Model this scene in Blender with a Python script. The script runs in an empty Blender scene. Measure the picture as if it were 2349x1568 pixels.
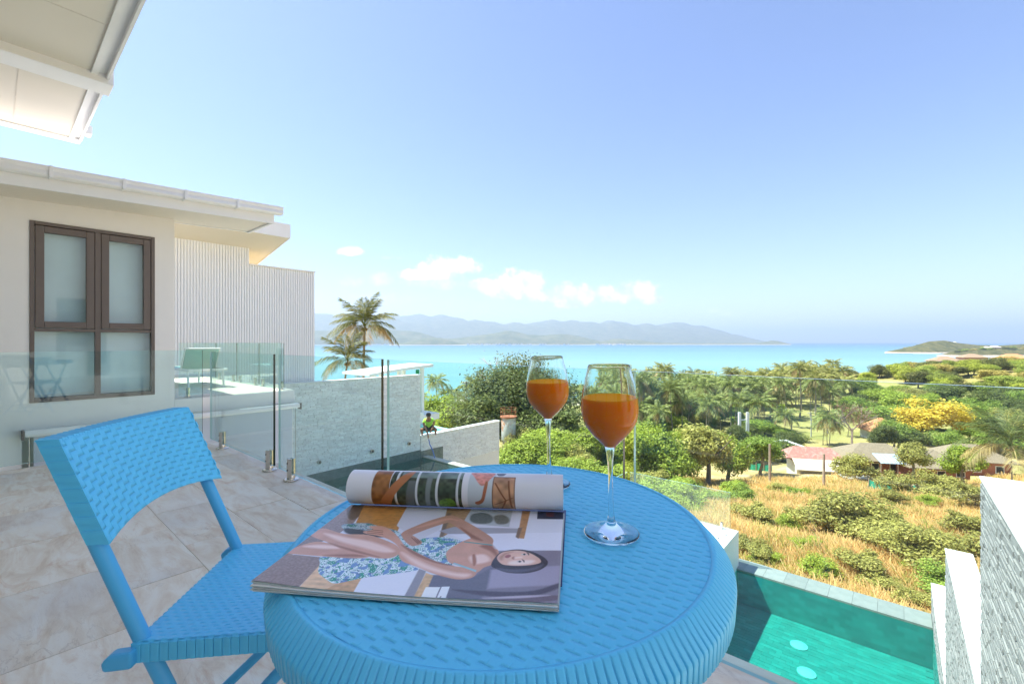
import bpy, bmesh, math, random
import numpy as np
from mathutils import Vector, Matrix, Euler
random.seed(11); rng = np.random.default_rng(11)
scene = bpy.context.scene
COL = scene.collection
# ---------------------------------------------------------------- camera
EYE = 0.977
cam_d = bpy.data.cameras.new('camera'); cam = bpy.data.objects.new('camera', cam_d); COL.objects.link(cam)
cam.location = (0, 0, EYE); cam.rotation_euler = (math.radians(90), 0, 0)
cam_d.sensor_width = 36.0; cam_d.lens = 36.0 * 1030 / 2348; cam_d.clip_start = 0.02; cam_d.clip_end = 90000
scene.camera = cam
# ---------------------------------------------------------------- light
SUN_EL, SUN_AZ = 62.0, 80.0          # degrees; azimuth to the left of the view direction (+Y)
SKY_STRENGTH, SUN_STRENGTH, EXPOSURE = 0.083, 4.3, 1.58
scene.view_settings.view_transform = 'Standard'; scene.view_settings.look = 'None'
scene.view_settings.gamma = 1.0; scene.view_settings.use_curve_mapping = False
scene.view_settings.exposure = EXPOSURE
se, sa = math.radians(SUN_EL), math.radians(SUN_AZ)
SUNV = Vector((-math.sin(sa) * math.cos(se), math.cos(sa) * math.cos(se), math.sin(se)))
sun_d = bpy.data.lights.new('sun', 'SUN'); sun = bpy.data.objects.new('sun', sun_d); COL.objects.link(sun)
sun_d.energy = SUN_STRENGTH; sun_d.angle = math.radians(0.5); sun_d.color = (1.0, 0.94, 0.84)
sun.rotation_euler = SUNV.to_track_quat('Z', 'Y').to_euler()
sun.location = (0, 0, 60)

# ---------------------------------------------------------------- node helpers
class NT:
    def __init__(s, tree): s.t = tree; s.n = tree.nodes; s.l = tree.links
    def add(s, kind, **kw):
        nd = s.n.new(kind)
        for k, v in kw.items():
            if k.startswith('i_'): s.put(nd.inputs[int(k[2:])] if k[2:].isdigit() else nd.inputs[k[2:].replace('_', ' ')], v)
            else: setattr(nd, k, v)
        return nd
    def put(s, sock, v):
        if hasattr(v, 'is_output') or isinstance(v, bpy.types.NodeSocket): s.l.new(v, sock)
        else:
            try: sock.default_value = v
            except Exception: sock.default_value = (*v, 1.0)
    def math(s, op, a, b=None, c=None, clamp=False):
        nd = s.n.new('ShaderNodeMath'); nd.operation = op; nd.use_clamp = clamp
        for i, v in enumerate((a, b, c)):
            if v is not None: s.put(nd.inputs[i], v)
        return nd.outputs[0]
    def mix(s, fac, a, b, mode='MIX'):
        nd = s.n.new('ShaderNodeMix'); nd.data_type = 'RGBA'; nd.blend_type = mode
        s.put(nd.inputs[0], fac); s.put(nd.inputs[6], a); s.put(nd.inputs[7], b)
        return nd.outputs[2]
    def noise(s, vec, scale, detail=4, rough=.55, dist=0.0):
        nd = s.n.new('ShaderNodeTexNoise'); nd.inputs['Scale'].default_value = scale
        nd.inputs['Detail'].default_value = detail; nd.inputs['Roughness'].default_value = rough
        nd.inputs['Distortion'].default_value = dist
        if vec is not None: s.l.new(vec, nd.inputs['Vector'])
        return nd.outputs['Fac']
    def ramp(s, fac, stops, interp='LINEAR'):
        nd = s.n.new('ShaderNodeValToRGB'); nd.color_ramp.interpolation = interp
        els = nd.color_ramp.elements
        while len(els) < len(stops): els.new(.5)
        for e, (p, c) in zip(els, stops):
            e.position = p; e.color = c if len(c) == 4 else (*c, 1)
        s.put(nd.inputs[0], fac); return nd.outputs[0]
    def mrange(s, v, a, b, c=0.0, d=1.0, smooth=False):
        nd = s.n.new('ShaderNodeMapRange')
        if smooth: nd.interpolation_type = 'SMOOTHSTEP'
        s.put(nd.inputs[0], v)
        for i, x in enumerate((a, b, c, d)): s.put(nd.inputs[i + 1], x)
        return nd.outputs[0]
    def mapping(s, vec, scale=(1, 1, 1), loc=(0, 0, 0), rot=(0, 0, 0)):
        nd = s.n.new('ShaderNodeMapping'); s.l.new(vec, nd.inputs[0])
        nd.inputs['Scale'].default_value = scale; nd.inputs['Rotation'].default_value = rot
        s.put(nd.inputs['Location'], loc); return nd.outputs[0]
    def bump(s, h, strength=.3, dist=.01, normal=None):
        nd = s.n.new('ShaderNodeBump'); nd.inputs['Strength'].default_value = strength; nd.inputs['Distance'].default_value = dist
        s.l.new(h, nd.inputs['Height'])
        if normal is not None: s.l.new(normal, nd.inputs['Normal'])
        return nd.outputs[0]

# ---------------------------------------------------------------- sky
world = bpy.data.worlds.new('World'); scene.world = world; world.use_nodes = True
w = NT(world.node_tree); w.n.clear()
sky = w.n.new('ShaderNodeTexSky'); sky.sky_type = 'NISHITA'; sky.sun_disc = False
sky.sun_elevation = se; sky.sun_rotation = -sa; sky.altitude = 30; sky.air_density = 1.0; sky.dust_density = .7; sky.ozone_density = 1.0
tc = w.n.new('ShaderNodeTexCoord'); sep = w.n.new('ShaderNodeSeparateXYZ'); w.l.new(tc.outputs['Generated'], sep.inputs[0])
# clouds: a bank of cumulus low over the sea, given by compass direction and elevation
inv = w.math('DIVIDE', 1030.0, w.math('MAXIMUM', sep.outputs[1], .05))
cu = w.math('MULTIPLY', sep.outputs[0], inv); cv = w.math('MULTIPLY', sep.outputs[2], inv)
comb = w.n.new('ShaderNodeCombineXYZ'); w.l.new(cu, comb.inputs[0]); w.l.new(cv, comb.inputs[1])
def cloud_set(items):
    best = None
    for (x, y, rx, ry) in items:
        u_ = w.math('DIVIDE', w.math('SUBTRACT', cu, x - 1174.0), rx); dv = w.math('SUBTRACT', cv, 784.0 - y)
        v_ = w.math('MAXIMUM', w.math('DIVIDE', dv, ry), w.math('DIVIDE', dv, -ry * .62))   # flatter bases
        e = w.math('SUBTRACT', 1.0, w.math('ADD', w.math('MULTIPLY', u_, u_), w.math('MULTIPLY', v_, v_)))
        best = e if best is None else w.math('MAXIMUM', best, e)
    return best
nz = w.noise(comb.outputs[0], .028, 8, .62); nz2 = w.noise(comb.outputs[0], .011, 5, .6)
strong = cloud_set([(1030, 615, 85, 32), (985, 632, 90, 20), (1185, 660, 90, 46), (1120, 655, 60, 20), (1300, 680, 95, 34), (1395, 676, 70, 28), (1455, 676, 66, 34), (1500, 690, 40, 18), (1310, 700, 50, 14), (806, 578, 36, 16)])
faint = cloud_set([(850, 645, 105, 26), (1010, 650, 120, 30), (1640, 713, 26, 9), (1665, 720, 24, 8), (900, 592, 30, 8), (880, 690, 150, 22)])
dens = w.mrange(w.math('ADD', w.math('MAXIMUM', strong, -1.0), w.math('MULTIPLY_ADD', nz, 2.8, -1.32)), .0, .80, smooth=True)
dens2 = w.math('MULTIPLY', w.mrange(w.math('ADD', w.math('MAXIMUM', faint, -1.0), w.math('MULTIPLY_ADD', nz, 2.4, -1.45)), .0, 1.3, smooth=True), .5)
dall = w.math('MULTIPLY', w.math('MAXIMUM', dens, dens2), w.mrange(sep.outputs[1], .1, .3))
bright = w.mrange(w.math('ADD', nz2, w.math('MULTIPLY_ADD', nz, 1.2, -.6)), .34, .66, 4.6, 7.6)
cc = w.n.new('ShaderNodeCombineColor')
w.l.new(bright, cc.inputs[0]); w.l.new(w.math('MULTIPLY', bright, 1.02), cc.inputs[1]); w.l.new(w.math('MULTIPLY', bright, .93), cc.inputs[2])
skyc = w.mix(w.math('MULTIPLY', dall, .9), sky.outputs[0], cc.outputs[0])
skyc = w.mix(1.0, skyc, (.905, .905, 1.05, 1), 'MULTIPLY')
bg = w.n.new('ShaderNodeBackground'); w.l.new(skyc, bg.inputs[0]); bg.inputs[1].default_value = SKY_STRENGTH
wo = w.n.new('ShaderNodeOutputWorld'); w.l.new(bg.outputs[0], wo.inputs[0])
cy = scene.cycles
cy.use_denoising = True
try: cy.denoiser = 'OPENIMAGEDENOISE'; cy.denoising_input_passes = 'RGB_ALBEDO_NORMAL'
except Exception: pass
cy.max_bounces = 16; cy.transparent_max_bounces = 24; cy.transmission_bounces = 16; cy.glossy_bounces = 4; cy.diffuse_bounces = 4
cy.sample_clamp_indirect = 6; cy.caustics_refractive = True; cy.caustics_reflective = False; cy.blur_glossy = .6

# ---------------------------------------------------------------- mesh helpers
RA = math.atan2(-0.6520392688, 0.7581851963)     # the villa's grid turns by this angle about Z
UX, UY, NX, NY = 0.7581851963, -0.6520392688, 0.6520392688, 0.7581851963
def V(a, b, z=0.0): return Vector((a * UX + b * NX, a * UY + b * NY, z))
class MB:
    def __init__(s): s.v = []; s.f = []; s.m = []
    def quad(s, p, m=0):
        i = len(s.v); s.v += [tuple(q) for q in p]; s.f.append(tuple(range(i, i + len(p)))); s.m.append(m); return s
    def box(s, x0, x1, y0, y1, z0, z1, m=0):
        if x0 > x1: x0, x1 = x1, x0
        if y0 > y1: y0, y1 = y1, y0
        if z0 > z1: z0, z1 = z1, z0
        i = len(s.v)
        s.v += [(x0, y0, z0), (x1, y0, z0), (x1, y1, z0), (x0, y1, z0), (x0, y0, z1), (x1, y0, z1), (x1, y1, z1), (x0, y1, z1)]
        s.f += [(i, i + 3, i + 2, i + 1), (i + 4, i + 5, i + 6, i + 7), (i, i + 1, i + 5, i + 4), (i + 1, i + 2, i + 6, i + 5), (i + 2, i + 3, i + 7, i + 6), (i + 3, i, i + 4, i + 7)]
        s.m += [m] * 6; return s
    def prism(s, poly, y0, y1, m=0, axis='y'):
        n = len(poly); i = len(s.v)
        if axis == 'y':
            s.v += [(p[0], y0, p[1]) for p in poly] + [(p[0], y1, p[1]) for p in poly]
        elif axis == 'x':
            s.v += [(y0, p[0], p[1]) for p in poly] + [(y1, p[0], p[1]) for p in poly]
        else:
            s.v += [(p[0], p[1], y0) for p in poly] + [(p[0], p[1], y1) for p in poly]
        s.f.append(tuple(i + k for k in range(n))[::-1]); s.f.append(tuple(i + n + k for k in range(n))); s.m += [m, m]
        for k in range(n):
            s.f.append((i + k, i + (k + 1) % n, i + n + (k + 1) % n, i + n + k)); s.m.append(m)
        return s
    def tube(s, pts, r, seg=12, m=0, caps=True):
        pts = [Vector(p) for p in pts]; n = len(pts)
        rs = r if isinstance(r, (list, tuple)) else [r] * n
        base = len(s.v); ref = None
        for k, p in enumerate(pts):
            d = (pts[min(k + 1, n - 1)] - pts[max(k - 1, 0)]).normalized()
            if ref is None: ref = d.orthogonal().normalized()
            ref = (ref - d * ref.dot(d)).normalized(); b = d.cross(ref)
            for q in range(seg):
                t = 2 * math.pi * q / seg
                s.v.append(tuple(p + (ref * math.cos(t) + b * math.sin(t)) * rs[k]))
        for k in range(n - 1):
            for q in range(seg):
                a0 = base + k * seg + q; a1 = base + k * seg + (q + 1) % seg
                s.f.append((a0, a1, a1 + seg, a0 + seg)); s.m.append(m)
        if caps:
            s.f.append(tuple(base + q for q in range(seg))[::-1]); s.f.append(tuple(base + (n - 1) * seg + q for q in range(seg))); s.m += [m, m]
        return s
    def lathe(s, prof, seg=32, m=0, c=(0, 0, 0), close=False):
        base = len(s.v); n = len(prof)
        for (r, z) in prof:
            for q in range(seg):
                t = 2 * math.pi * q / seg
                s.v.append((c[0] + r * math.cos(t), c[1] + r * math.sin(t), c[2] + z))
        for k in range(n - 1 + (1 if close else 0)):
            for q in range(seg):
                a0 = base + k * seg + q; a1 = base + k * seg + (q + 1) % seg; k2 = (k + 1) % n
                b0 = base + k2 * seg + q; b1 = base + k2 * seg + (q + 1) % seg
                s.f.append((a0, a1, b1, b0)); s.m.append(m)
        if not close:
            s.f.append(tuple(base + q for q in range(seg))[::-1]); s.f.append(tuple(base + (n - 1) * seg + q for q in range(seg))); s.m += [m, m]
        return s
    def mesh(s, name, mats, smooth=None):
        me = bpy.data.meshes.new(name); me.from_pydata(s.v, [], s.f)
        for mt in (mats if isinstance(mats, (list, tuple)) else [mats]): me.materials.append(mt)
        if any(s.m): me.polygons.foreach_set('material_index', s.m)
        if smooth is not None:
            me.polygons.foreach_set('use_smooth', [True] * len(me.polygons))
            if smooth < 180: me.set_sharp_from_angle(angle=math.radians(smooth))
        me.update(); return me
def link(name, me, parent=None, loc=None, rotz=None, rot=None):
    o = bpy.data.objects.new(name, me); COL.objects.link(o)
    if parent is not None: o.parent = parent
    if loc is not None: o.location = loc
    if rotz is not None: o.rotation_euler = (0, 0, rotz)
    if rot is not None: o.rotation_euler = rot
    return o
def part(name, mb, mats, parent, smooth=None, loc=None, rotz=None, rot=None, bevel=None, label=None, kind=None, seg=2):
    o = link(name, mb.mesh(name, mats, smooth) if isinstance(mb, MB) else mb, parent, loc, rotz, rot)
    if bevel:
        md = o.modifiers.new('bevel', 'BEVEL'); md.width = bevel; md.segments = seg; md.limit_method = 'ANGLE'; md.angle_limit = math.radians(40)
    if label: o['label'] = label
    if kind: o['kind'] = kind
    return o
def tag(o, label, cat, group=None):
    o['label'] = label; o['category'] = cat
    if group: o['group'] = group
    return o
def thing(name, label, cat, loc=(0, 0, 0), rotz=0.0, group=None, rot=None):
    o = bpy.data.objects.new(name, None); COL.objects.link(o); o.empty_display_size = .1
    o.location = loc; o.rotation_euler = rot if rot is not None else (0, 0, rotz)
    return tag(o, label, cat, group)
def structure(name, mb, mats, smooth=None, loc=None, rotz=None, bevel=None):
    o = part(name, mb, mats, None, smooth, loc, rotz, None, bevel); o['kind'] = 'structure'; return o
def dup(root, loc, rotz=None, label=None, group=None, scale=None):
    r = root.copy(); COL.objects.link(r); r.location = loc
    if rotz is not None: r.rotation_euler = (0, 0, rotz)
    if scale is not None: r.scale = scale if isinstance(scale, tuple) else (scale,) * 3
    if label: r['label'] = label
    if group: r['group'] = group
    for ch in root.children:
        c = ch.copy(); COL.objects.link(c); c.parent = r
        for g in ch.children:
            d = g.copy(); COL.objects.link(d); d.parent = c
    return r
def np_mesh(name, verts, faces, mats, mat_idx=None, smooth=False):
    """verts (N,3), faces (M,k) arrays -> mesh"""
    me = bpy.data.meshes.new(name); verts = np.asarray(verts, np.float32); faces = np.asarray(faces, np.int32)
    me.vertices.add(len(verts)); me.vertices.foreach_set('co', verts.ravel())
    k = faces.shape[1]; me.loops.add(faces.size); me.loops.foreach_set('vertex_index', faces.ravel())
    me.polygons.add(len(faces)); me.polygons.foreach_set('loop_start', np.arange(0, faces.size, k, dtype=np.int32))
    for mt in (mats if isinstance(mats, (list, tuple)) else [mats]): me.materials.append(mt)
    if mat_idx is not None: me.polygons.foreach_set('material_index', np.asarray(mat_idx, np.int32))
    if smooth: me.polygons.foreach_set('use_smooth', np.ones(len(faces), bool))
    me.update(calc_edges=True); me.validate(); return me

# ---------------------------------------------------------------- materials
def new_mat(name):
    m = bpy.data.materials.new(name); m.use_nodes = True; t = NT(m.node_tree); t.n.clear()
    out = t.n.new('ShaderNodeOutputMaterial'); return m, t, out
def pbr(name, col, rough=.5, var=.0, vscale=3.0, bump=0.0, bscale=60.0, metal=0.0, spec=.5, dirt=None, coat=0.0, coords='Object', island=0.0, objrand=0.0, bdist=.004):
    m, t, out = new_mat(name); p = t.n.new('ShaderNodeBsdfPrincipled'); t.l.new(p.outputs[0], out.inputs[0])
    tcn = t.n.new('ShaderNodeTexCoord'); vec = tcn.outputs[coords]
    c = None
    if var or dirt:
        a = tuple(max(0, x * (1 - var)) for x in col); b = tuple(min(1, x * (1 + var)) for x in col)
        c = t.mix(t.mrange(t.noise(vec, vscale, 5, .6), .3, .7), (*a, 1), (*b, 1))
        if dirt:
            c = t.mix(t.mrange(t.noise(vec, dirt[1], 6, .65, .4), dirt[2], dirt[2] + .18, 0, dirt[3]), c, (*dirt[0], 1))
    if island or objrand:
        if island: g = t.n.new('ShaderNodeNewGeometry').outputs['Random Per Island']
        else: g = t.n.new('ShaderNodeObjectInfo').outputs['Random']
        k = island or objrand
        src = c if c is not None else (*col, 1)
        fac = t.mrange(g, 0, 1, 1 - k, 1 + k); cmb = t.n.new('ShaderNodeCombineColor')
        for i in range(3): t.l.new(fac, cmb.inputs[i])
        c = t.mix(1.0, src, cmb.outputs[0], 'MULTIPLY')
    if c is None: p.inputs['Base Color'].default_value = (*col, 1)
    else: t.l.new(c, p.inputs['Base Color'])
    p.inputs['Roughness'].default_value = rough; p.inputs['Metallic'].default_value = metal
    p.inputs['Specular IOR Level'].default_value = spec; p.inputs['Coat Weight'].default_value = coat
    if bump: t.l.new(t.bump(t.noise(vec, bscale, 4, .6), bump, bdist), p.inputs['Normal'])
    return m
M = {}
M['white'] = pbr('white_render', (.84, .815, .78), .75, .03, 1.2, .12, 90, dirt=((.55, .52, .47), .8, .62, .35))
M['white_clean'] = pbr('white_paint', (.82, .81, .79), .55, .02, 2)
M['soffit'] = pbr('cream_soffit', (.74, .68, .58), .7, .03, .8, .05, 60)
M['fascia'] = pbr('white_fascia', (.81, .80, .785), .5, .03, 1.5, dirt=((.55, .5, .44), 2.0, .64, .3))
M['slat'] = pbr('white_slat', (.82, .83, .85), .5, .03, .7)
M['stone'] = pbr('white_split_stone', (.88, .88, .875), .85, .10, 9, .5, 45, island=.10, dirt=((.40, .40, .40), 3.0, .60, .55), bdist=.006)
M['stone_part'] = pbr('white_split_stone_piece', (.88, .88, .875), .85, .10, 9, .5, 45, objrand=.10, dirt=((.40, .40, .40), 3.0, .60, .55), bdist=.006)
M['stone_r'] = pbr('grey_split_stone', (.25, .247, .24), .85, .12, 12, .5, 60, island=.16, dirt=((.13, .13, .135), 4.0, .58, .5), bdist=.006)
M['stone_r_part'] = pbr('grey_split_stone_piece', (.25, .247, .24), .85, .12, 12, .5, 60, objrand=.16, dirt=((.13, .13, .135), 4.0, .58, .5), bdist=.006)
M['mortar'] = pbr('white_mortar', (.62, .62, .61), .9, .05, 5)
M['plastic'] = pbr('blue_moulded_plastic', (.10, .54, .84), .42, .03, 6, .05, 500, bdist=.0005, spec=.45)
M['plastic_dark'] = pbr('blue_painted_steel', (.07, .42, .74), .38, .02, 6, spec=.5)
M['steel'] = pbr('brushed_steel', (.62, .59, .54), .24, .06, 30, metal=1.0)
M['steel_dull'] = pbr('dull_steel', (.45, .44, .42), .4, .05, 20, metal=1.0)
M['bronze'] = pbr('bronze_aluminium', (.135, .105, .09), .42, .05, 8, spec=.5)
M['bronze_dark'] = pbr('bronze_aluminium_dark', (.05, .042, .038), .5)
M['rubber'] = pbr('dark_gap_seal', (.006, .012, .010), .5)
M['paper'] = pbr('magazine_paper', (.86, .85, .86), .35, .02, 20)
M['conc'] = pbr('grey_concrete', (.42, .41, .39), .85, .1, 4, .2, 60)
M['dark'] = pbr('dark_opening', (.03, .03, .035), .7)

def schlick(t, ior, normal=None):
    lw_ = t.n.new('ShaderNodeLayerWeight')
    if normal is not None: t.l.new(normal, lw_.inputs['Normal'])
    lw_.inputs['Blend'].default_value = .5; r0 = ((ior - 1) / (ior + 1)) ** 2
    return t.math('MULTIPLY_ADD', t.math('POWER', lw_.outputs['Facing'], 5.0), 1 - r0, r0)
def glass_sheet(name, tint, ior=1.5, rough=0.0, refl=1.0):
    m, t, out = new_mat(name)
    tr = t.n.new('ShaderNodeBsdfTransparent'); tr.inputs[0].default_value = (*tint, 1)
    gl = t.n.new('ShaderNodeBsdfGlossy'); gl.inputs['Roughness'].default_value = rough; gl.inputs[0].default_value = (refl, refl, refl, 1)
    mx = t.n.new('ShaderNodeMixShader'); t.l.new(schlick(t, ior), mx.inputs[0]); t.l.new(tr.outputs[0], mx.inputs[1]); t.l.new(gl.outputs[0], mx.inputs[2])
    t.l.new(mx.outputs[0], out.inputs[0]); return m
M['rail_glass'] = glass_sheet('rail_glass', (.875, .965, .965), 1.40)
M['pane'] = glass_sheet('window_pane', (.80, .90, .90), 1.5)
M['thin_glass'] = glass_sheet('far_rail_glass', (.93, .975, .96), 1.45)
def edge_glass(name, col, rough=.15, emit=None):
    return pbr(name, col, rough, spec=.8)
M['glass_edge'] = pbr('polished_glass_edge', (.38, .62, .60), .12, spec=.9)
M['glass_end'] = pbr('glass_end_edge', (.004, .022, .017), .2, spec=.5)
def real_glass(name):
    m, t, out = new_mat(name)
    g = t.n.new('ShaderNodeBsdfGlass'); g.inputs['IOR'].default_value = 1.31; g.inputs['Roughness'].default_value = 0
    g.inputs[0].default_value = (.985, .995, .995, 1); t.l.new(g.outputs[0], out.inputs[0]); return m
M['crystal'] = real_glass('clear_wine_glass')
def juice_mat():
    m, t, out = new_mat('orange_juice'); p = t.n.new('ShaderNodeBsdfPrincipled')
    tcn = t.n.new('ShaderNodeTexCoord')
    c = t.mix(t.mrange(t.noise(tcn.outputs['Object'], 320, 3, .6), .64, .74), (.95, .25, .010, 1), (.97, .48, .08, 1))
    t.l.new(c, p.inputs['Base Color']); p.inputs['Roughness'].default_value = .6; p.inputs['Specular IOR Level'].default_value = .0
    p.inputs['Subsurface Weight'].default_value = 1.0; p.inputs['Subsurface Radius'].default_value = (1.0, .45, .12); p.inputs['Subsurface Scale'].default_value = .03
    t.l.new(p.outputs[0], out.inputs[0]); return m
M['juice'] = juice_mat()
def tile_mat():
    m, t, out = new_mat('veined_beige_stone'); p = t.n.new('ShaderNodeBsdfPrincipled'); t.l.new(p.outputs[0], out.inputs[0])
    tcn = t.n.new('ShaderNodeTexCoord'); oi = t.n.new('ShaderNodeObjectInfo')
    off = t.n.new('ShaderNodeCombineXYZ'); t.l.new(t.math('MULTIPLY', oi.outputs['Random'], 37.0), off.inputs[0]); t.l.new(t.math('MULTIPLY', oi.outputs['Random'], 91.0), off.inputs[1])
    add = t.n.new('ShaderNodeVectorMath'); add.operation = 'ADD'; t.l.new(tcn.outputs['Object'], add.inputs[0]); t.l.new(off.outputs[0], add.inputs[1])
    v = t.mapping(add.outputs[0], (1.0, 3.4, 1.0), rot=(0, 0, 1.15)); v2 = add.outputs[0]
    base = t.ramp(t.noise(v, 3.2, 7, .62, 1.0), [(.25, (.62, .46, .31)), (.45, (.78, .66, .51)), (.58, (.85, .77, .64)), (.78, (.87, .82, .72))])
    rust = t.mrange(t.noise(v, 2.1, 8, .7, 1.8), .56, .72, 0, .75)
    c = t.mix(rust, base, (.62, .38, .22, 1))
    vein = t.math('ABSOLUTE', t.math('SUBTRACT', t.noise(v, 2.8, 9, .6, 2.2), .5))
    c = t.mix(t.math('MULTIPLY', t.mrange(vein, .0, .022, .38, 0), t.mrange(t.noise(v2, 2.3, 3, .5), .5, .66)), c, (.36, .25, .17, 1))
    grey = t.mrange(t.noise(v2, 1.3, 3, .5), .52, .66, 0, .4); c = t.mix(grey, c, (.66, .63, .60, 1))
    c = t.mix(t.mrange(t.noise(v2, 90, 3, .7), .62, .75, 0, .35), c, (.36, .27, .2, 1))
    br = t.mrange(oi.outputs['Random'], 0, 1, .90, 1.06); cm = t.n.new('ShaderNodeCombineColor')
    for i in range(3): t.l.new(br, cm.inputs[i])
    c = t.mix(1.0, c, cm.outputs[0], 'MULTIPLY')
    t.l.new(c, p.inputs['Base Color'])
    t.l.new(t.mrange(t.noise(v2, 14, 4), .3, .7, .38, .62), p.inputs['Roughness'])
    t.l.new(t.bump(t.noise(v, 9, 8, .65, .6), .22, .006), p.inputs['Normal']); return m
M['tile'] = tile_mat()
M['grout'] = pbr('pale_grout', (.70, .64, .56), .9, .1, 20)
# ================================================================ TERRACE
O0 = (0, 0, 0)
tf = structure('terrace_floor', MB().box(-5.15, .40, -2.6, 1.508, -.30, -.016), [M['white_clean']], rotz=RA, loc=O0, bevel=.004)
part('grout_bed', MB().box(-5.14, .39, -2.59, 1.50, -.0155, -.004), M['grout'], tf)
tile_me = MB().box(-.2985, .2985, -.1485, .1485, -.012, 0).mesh('stone_tile', M['tile'])
row = 0; b = 1.512 - .15
while b > -2.5:
    off = .30 if row % 2 else 0.0
    a = .40 - .30 - off
    while a > -5.5:
        w_ = .597; lo, hi = max(a - .2985, -5.145), min(a + .2985, .395)
        if hi - lo > .05:
            o = link('stone_tile', tile_me, tf, ((lo + hi) / 2, b, rng.uniform(-.0012, .0012)))
            o.scale = ((hi - lo) / .597, 1, 1)
        a -= .60
    # closing piece at the right-hand end of the odd rows
    if row % 2:
        o = link('stone_tile', tile_me, tf, (.25, b, 0)); o.scale = (.29 / .597, 1, 1)
    b -= .30; row += 1
# lower storey below the terrace
lw = thing('lower_storey', 'white rendered lower storey wall under the stone terrace', 'wall', V(-2.4, 1.0, -5.4), RA)
part('wall', MB().box(-2.7, 2.75, -.2, 0.0, 0, 5.1), M['white'], lw)

# ---------------------------------------------------------------- glass balustrade
def glass_panel(name, label, a0, a1, b0, b1, z0, z1, group, mat='rail_glass', th=.015, edge='glass_edge', ends=(1, 1)):
    la, lb = a1 - a0, b1 - b0; along = abs(la) > abs(lb); L = max(abs(la), abs(lb)); h = z1 - z0
    t = thing(name, label, 'glass panel', V((a0 + a1) / 2, (b0 + b1) / 2, z0), RA if along else RA + math.pi / 2, group)
    part('pane', MB().quad([(-L / 2, -th / 2, 0), (L / 2, -th / 2, 0), (L / 2, -th / 2, h), (-L / 2, -th / 2, h)]).quad([(L / 2, th / 2, 0), (-L / 2, th / 2, 0), (-L / 2, th / 2, h), (L / 2, th / 2, h)]), M[mat], t)
    part('top_edge', MB().quad([(-L / 2, -th / 2, h), (L / 2, -th / 2, h), (L / 2, th / 2, h), (-L / 2, th / 2, h)]), M[edge], t)
    part('bottom_edge', MB().quad([(-L / 2, th / 2, 0), (L / 2, th / 2, 0), (L / 2, -th / 2, 0), (-L / 2, -th / 2, 0)]), M[edge], t)
    for s in (-1, 1):
        part('end_edge', MB().quad([(s * L / 2, s * -th / 2, 0), (s * L / 2, s * th / 2, 0), (s * L / 2, s * th / 2, h), (s * L / 2, s * -th / 2, h)]), M['glass_end' if s > 0 else 'glass_edge'], t)
    return t
RG = 'glass panels round the terrace'
glass_panel('glass_panel', 'clear glass panel at the far left corner of the terrace beyond the chair', -5.02, -3.543, 1.39, 1.39, .05, .886, RG)
glass_panel('glass_panel', 'clear glass panel whose dark end stands beside the second steel spigot', -3.45, -2.123, 1.39, 1.39, .05, .884, RG)
glass_panel('glass_panel', 'clear glass panel standing behind the rolled magazine and wine glasses', -2.069, -.699, 1.39, 1.39, .05, .882, RG)
glass_panel('glass_panel', 'clear glass panel at the right end in front of the dry field', -.66, .40, 1.39, 1.39, .05, .882, RG)
glass_panel('glass_panel', 'clear glass panel along the left side of the terrace before the bronze window', -5.06, -5.06, -.25, 1.33, .05, .90, RG)
glass_panel('glass_panel', 'clear glass panel at the near left side of the terrace', -5.06, -5.06, -1.7, -.30, .05, .90, RG)
# spigots
def spigot_parts(t):
    part('base_plate', MB().lathe([(.050, 0), (.050, .009), (.046, .013), (.0, .013)][:3], 28), M['steel'], t, 40, bevel=.0015)
    for s in (-1, 1):   # two half clamps either side of the glass
        pts = []
        for k in range(9):
            an = math.pi * k / 8; pts.append((.026 * math.cos(an), s * (.0075 + .019 * math.sin(an))))
        part('clamp', MB().prism(pts if s > 0 else pts[::-1], .012, .155, axis='z'), M['steel'], t, 40)
    part('clamp_foot', MB().lathe([(.026, .012), (.026, .045), (.022, .05)], 20), M['steel'], t, 40)
    for z in (.075, .125): part('bolt', MB().tube([(0, -.0255, z), (0, -.0285, z)], .0065, 10), M['bronze_dark'], t, 40)
sp0 = thing('spigot', 'steel spigot at the far left corner of the terrace glass', 'spigot', V(-4.697, 1.39, 0), RA, 'steel spigots of the terrace glass')
spigot_parts(sp0)
for a_, lab in ((-3.633, 'steel spigot just left of the dark glass joint beyond the chair'), (-3.257, 'steel spigot just right of the dark glass joint, nearest the magazine'),
                (-2.35, 'steel spigot hidden low behind the rolled magazine'), (-1.85, 'steel spigot under the glass panel behind the table'), (-.92, 'steel spigot behind the table below the wine glasses'), (-.62, 'steel spigot low behind the right rim of the table')):
    dup(sp0, V(a_, 1.39, 0), RA, lab)

# ================================================================ OWN ROOF (eave overhead)
rf = thing('villa_roof', 'cream soffit and white eave of the villa roof overhead at top left', 'roof', V(-7.0, .88, 3.9), RA)
SLP = 0.0
RX, RY = 5.6, -2.48     # the overhang reaches from the house front behind the camera; the table stands under open sky
part('soffit', MB().box(.33, RX, RY, -.16, .03, .08), M['soffit'], rf)
part('soffit', MB().box(-1.98, 0.0, RY, -.14, .01, .08), M['soffit'], rf)
part('beam', MB().box(0.0, .33, RY, .03, -.06, .26), M['fascia'], rf, bevel=.008)
part('eave_trim', MB().box(.33, RX, -.16, -.105, .005, .09), M['fascia'], rf)
part('eave_trim', MB().box(-1.98, 0, -.14, -.09, -.01, .09), M['fascia'], rf)
part('eave_groove', MB().box(.33, RX, -.105, -.035, .04, .09), M['fascia'], rf)
part('eave_groove', MB().box(-1.98, 0, -.09, -.035, .025, .09), M['fascia'], rf)
part('gutter', MB().box(.331, RX, -.035, -.01, -.012, .16), M['fascia'], rf)
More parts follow.
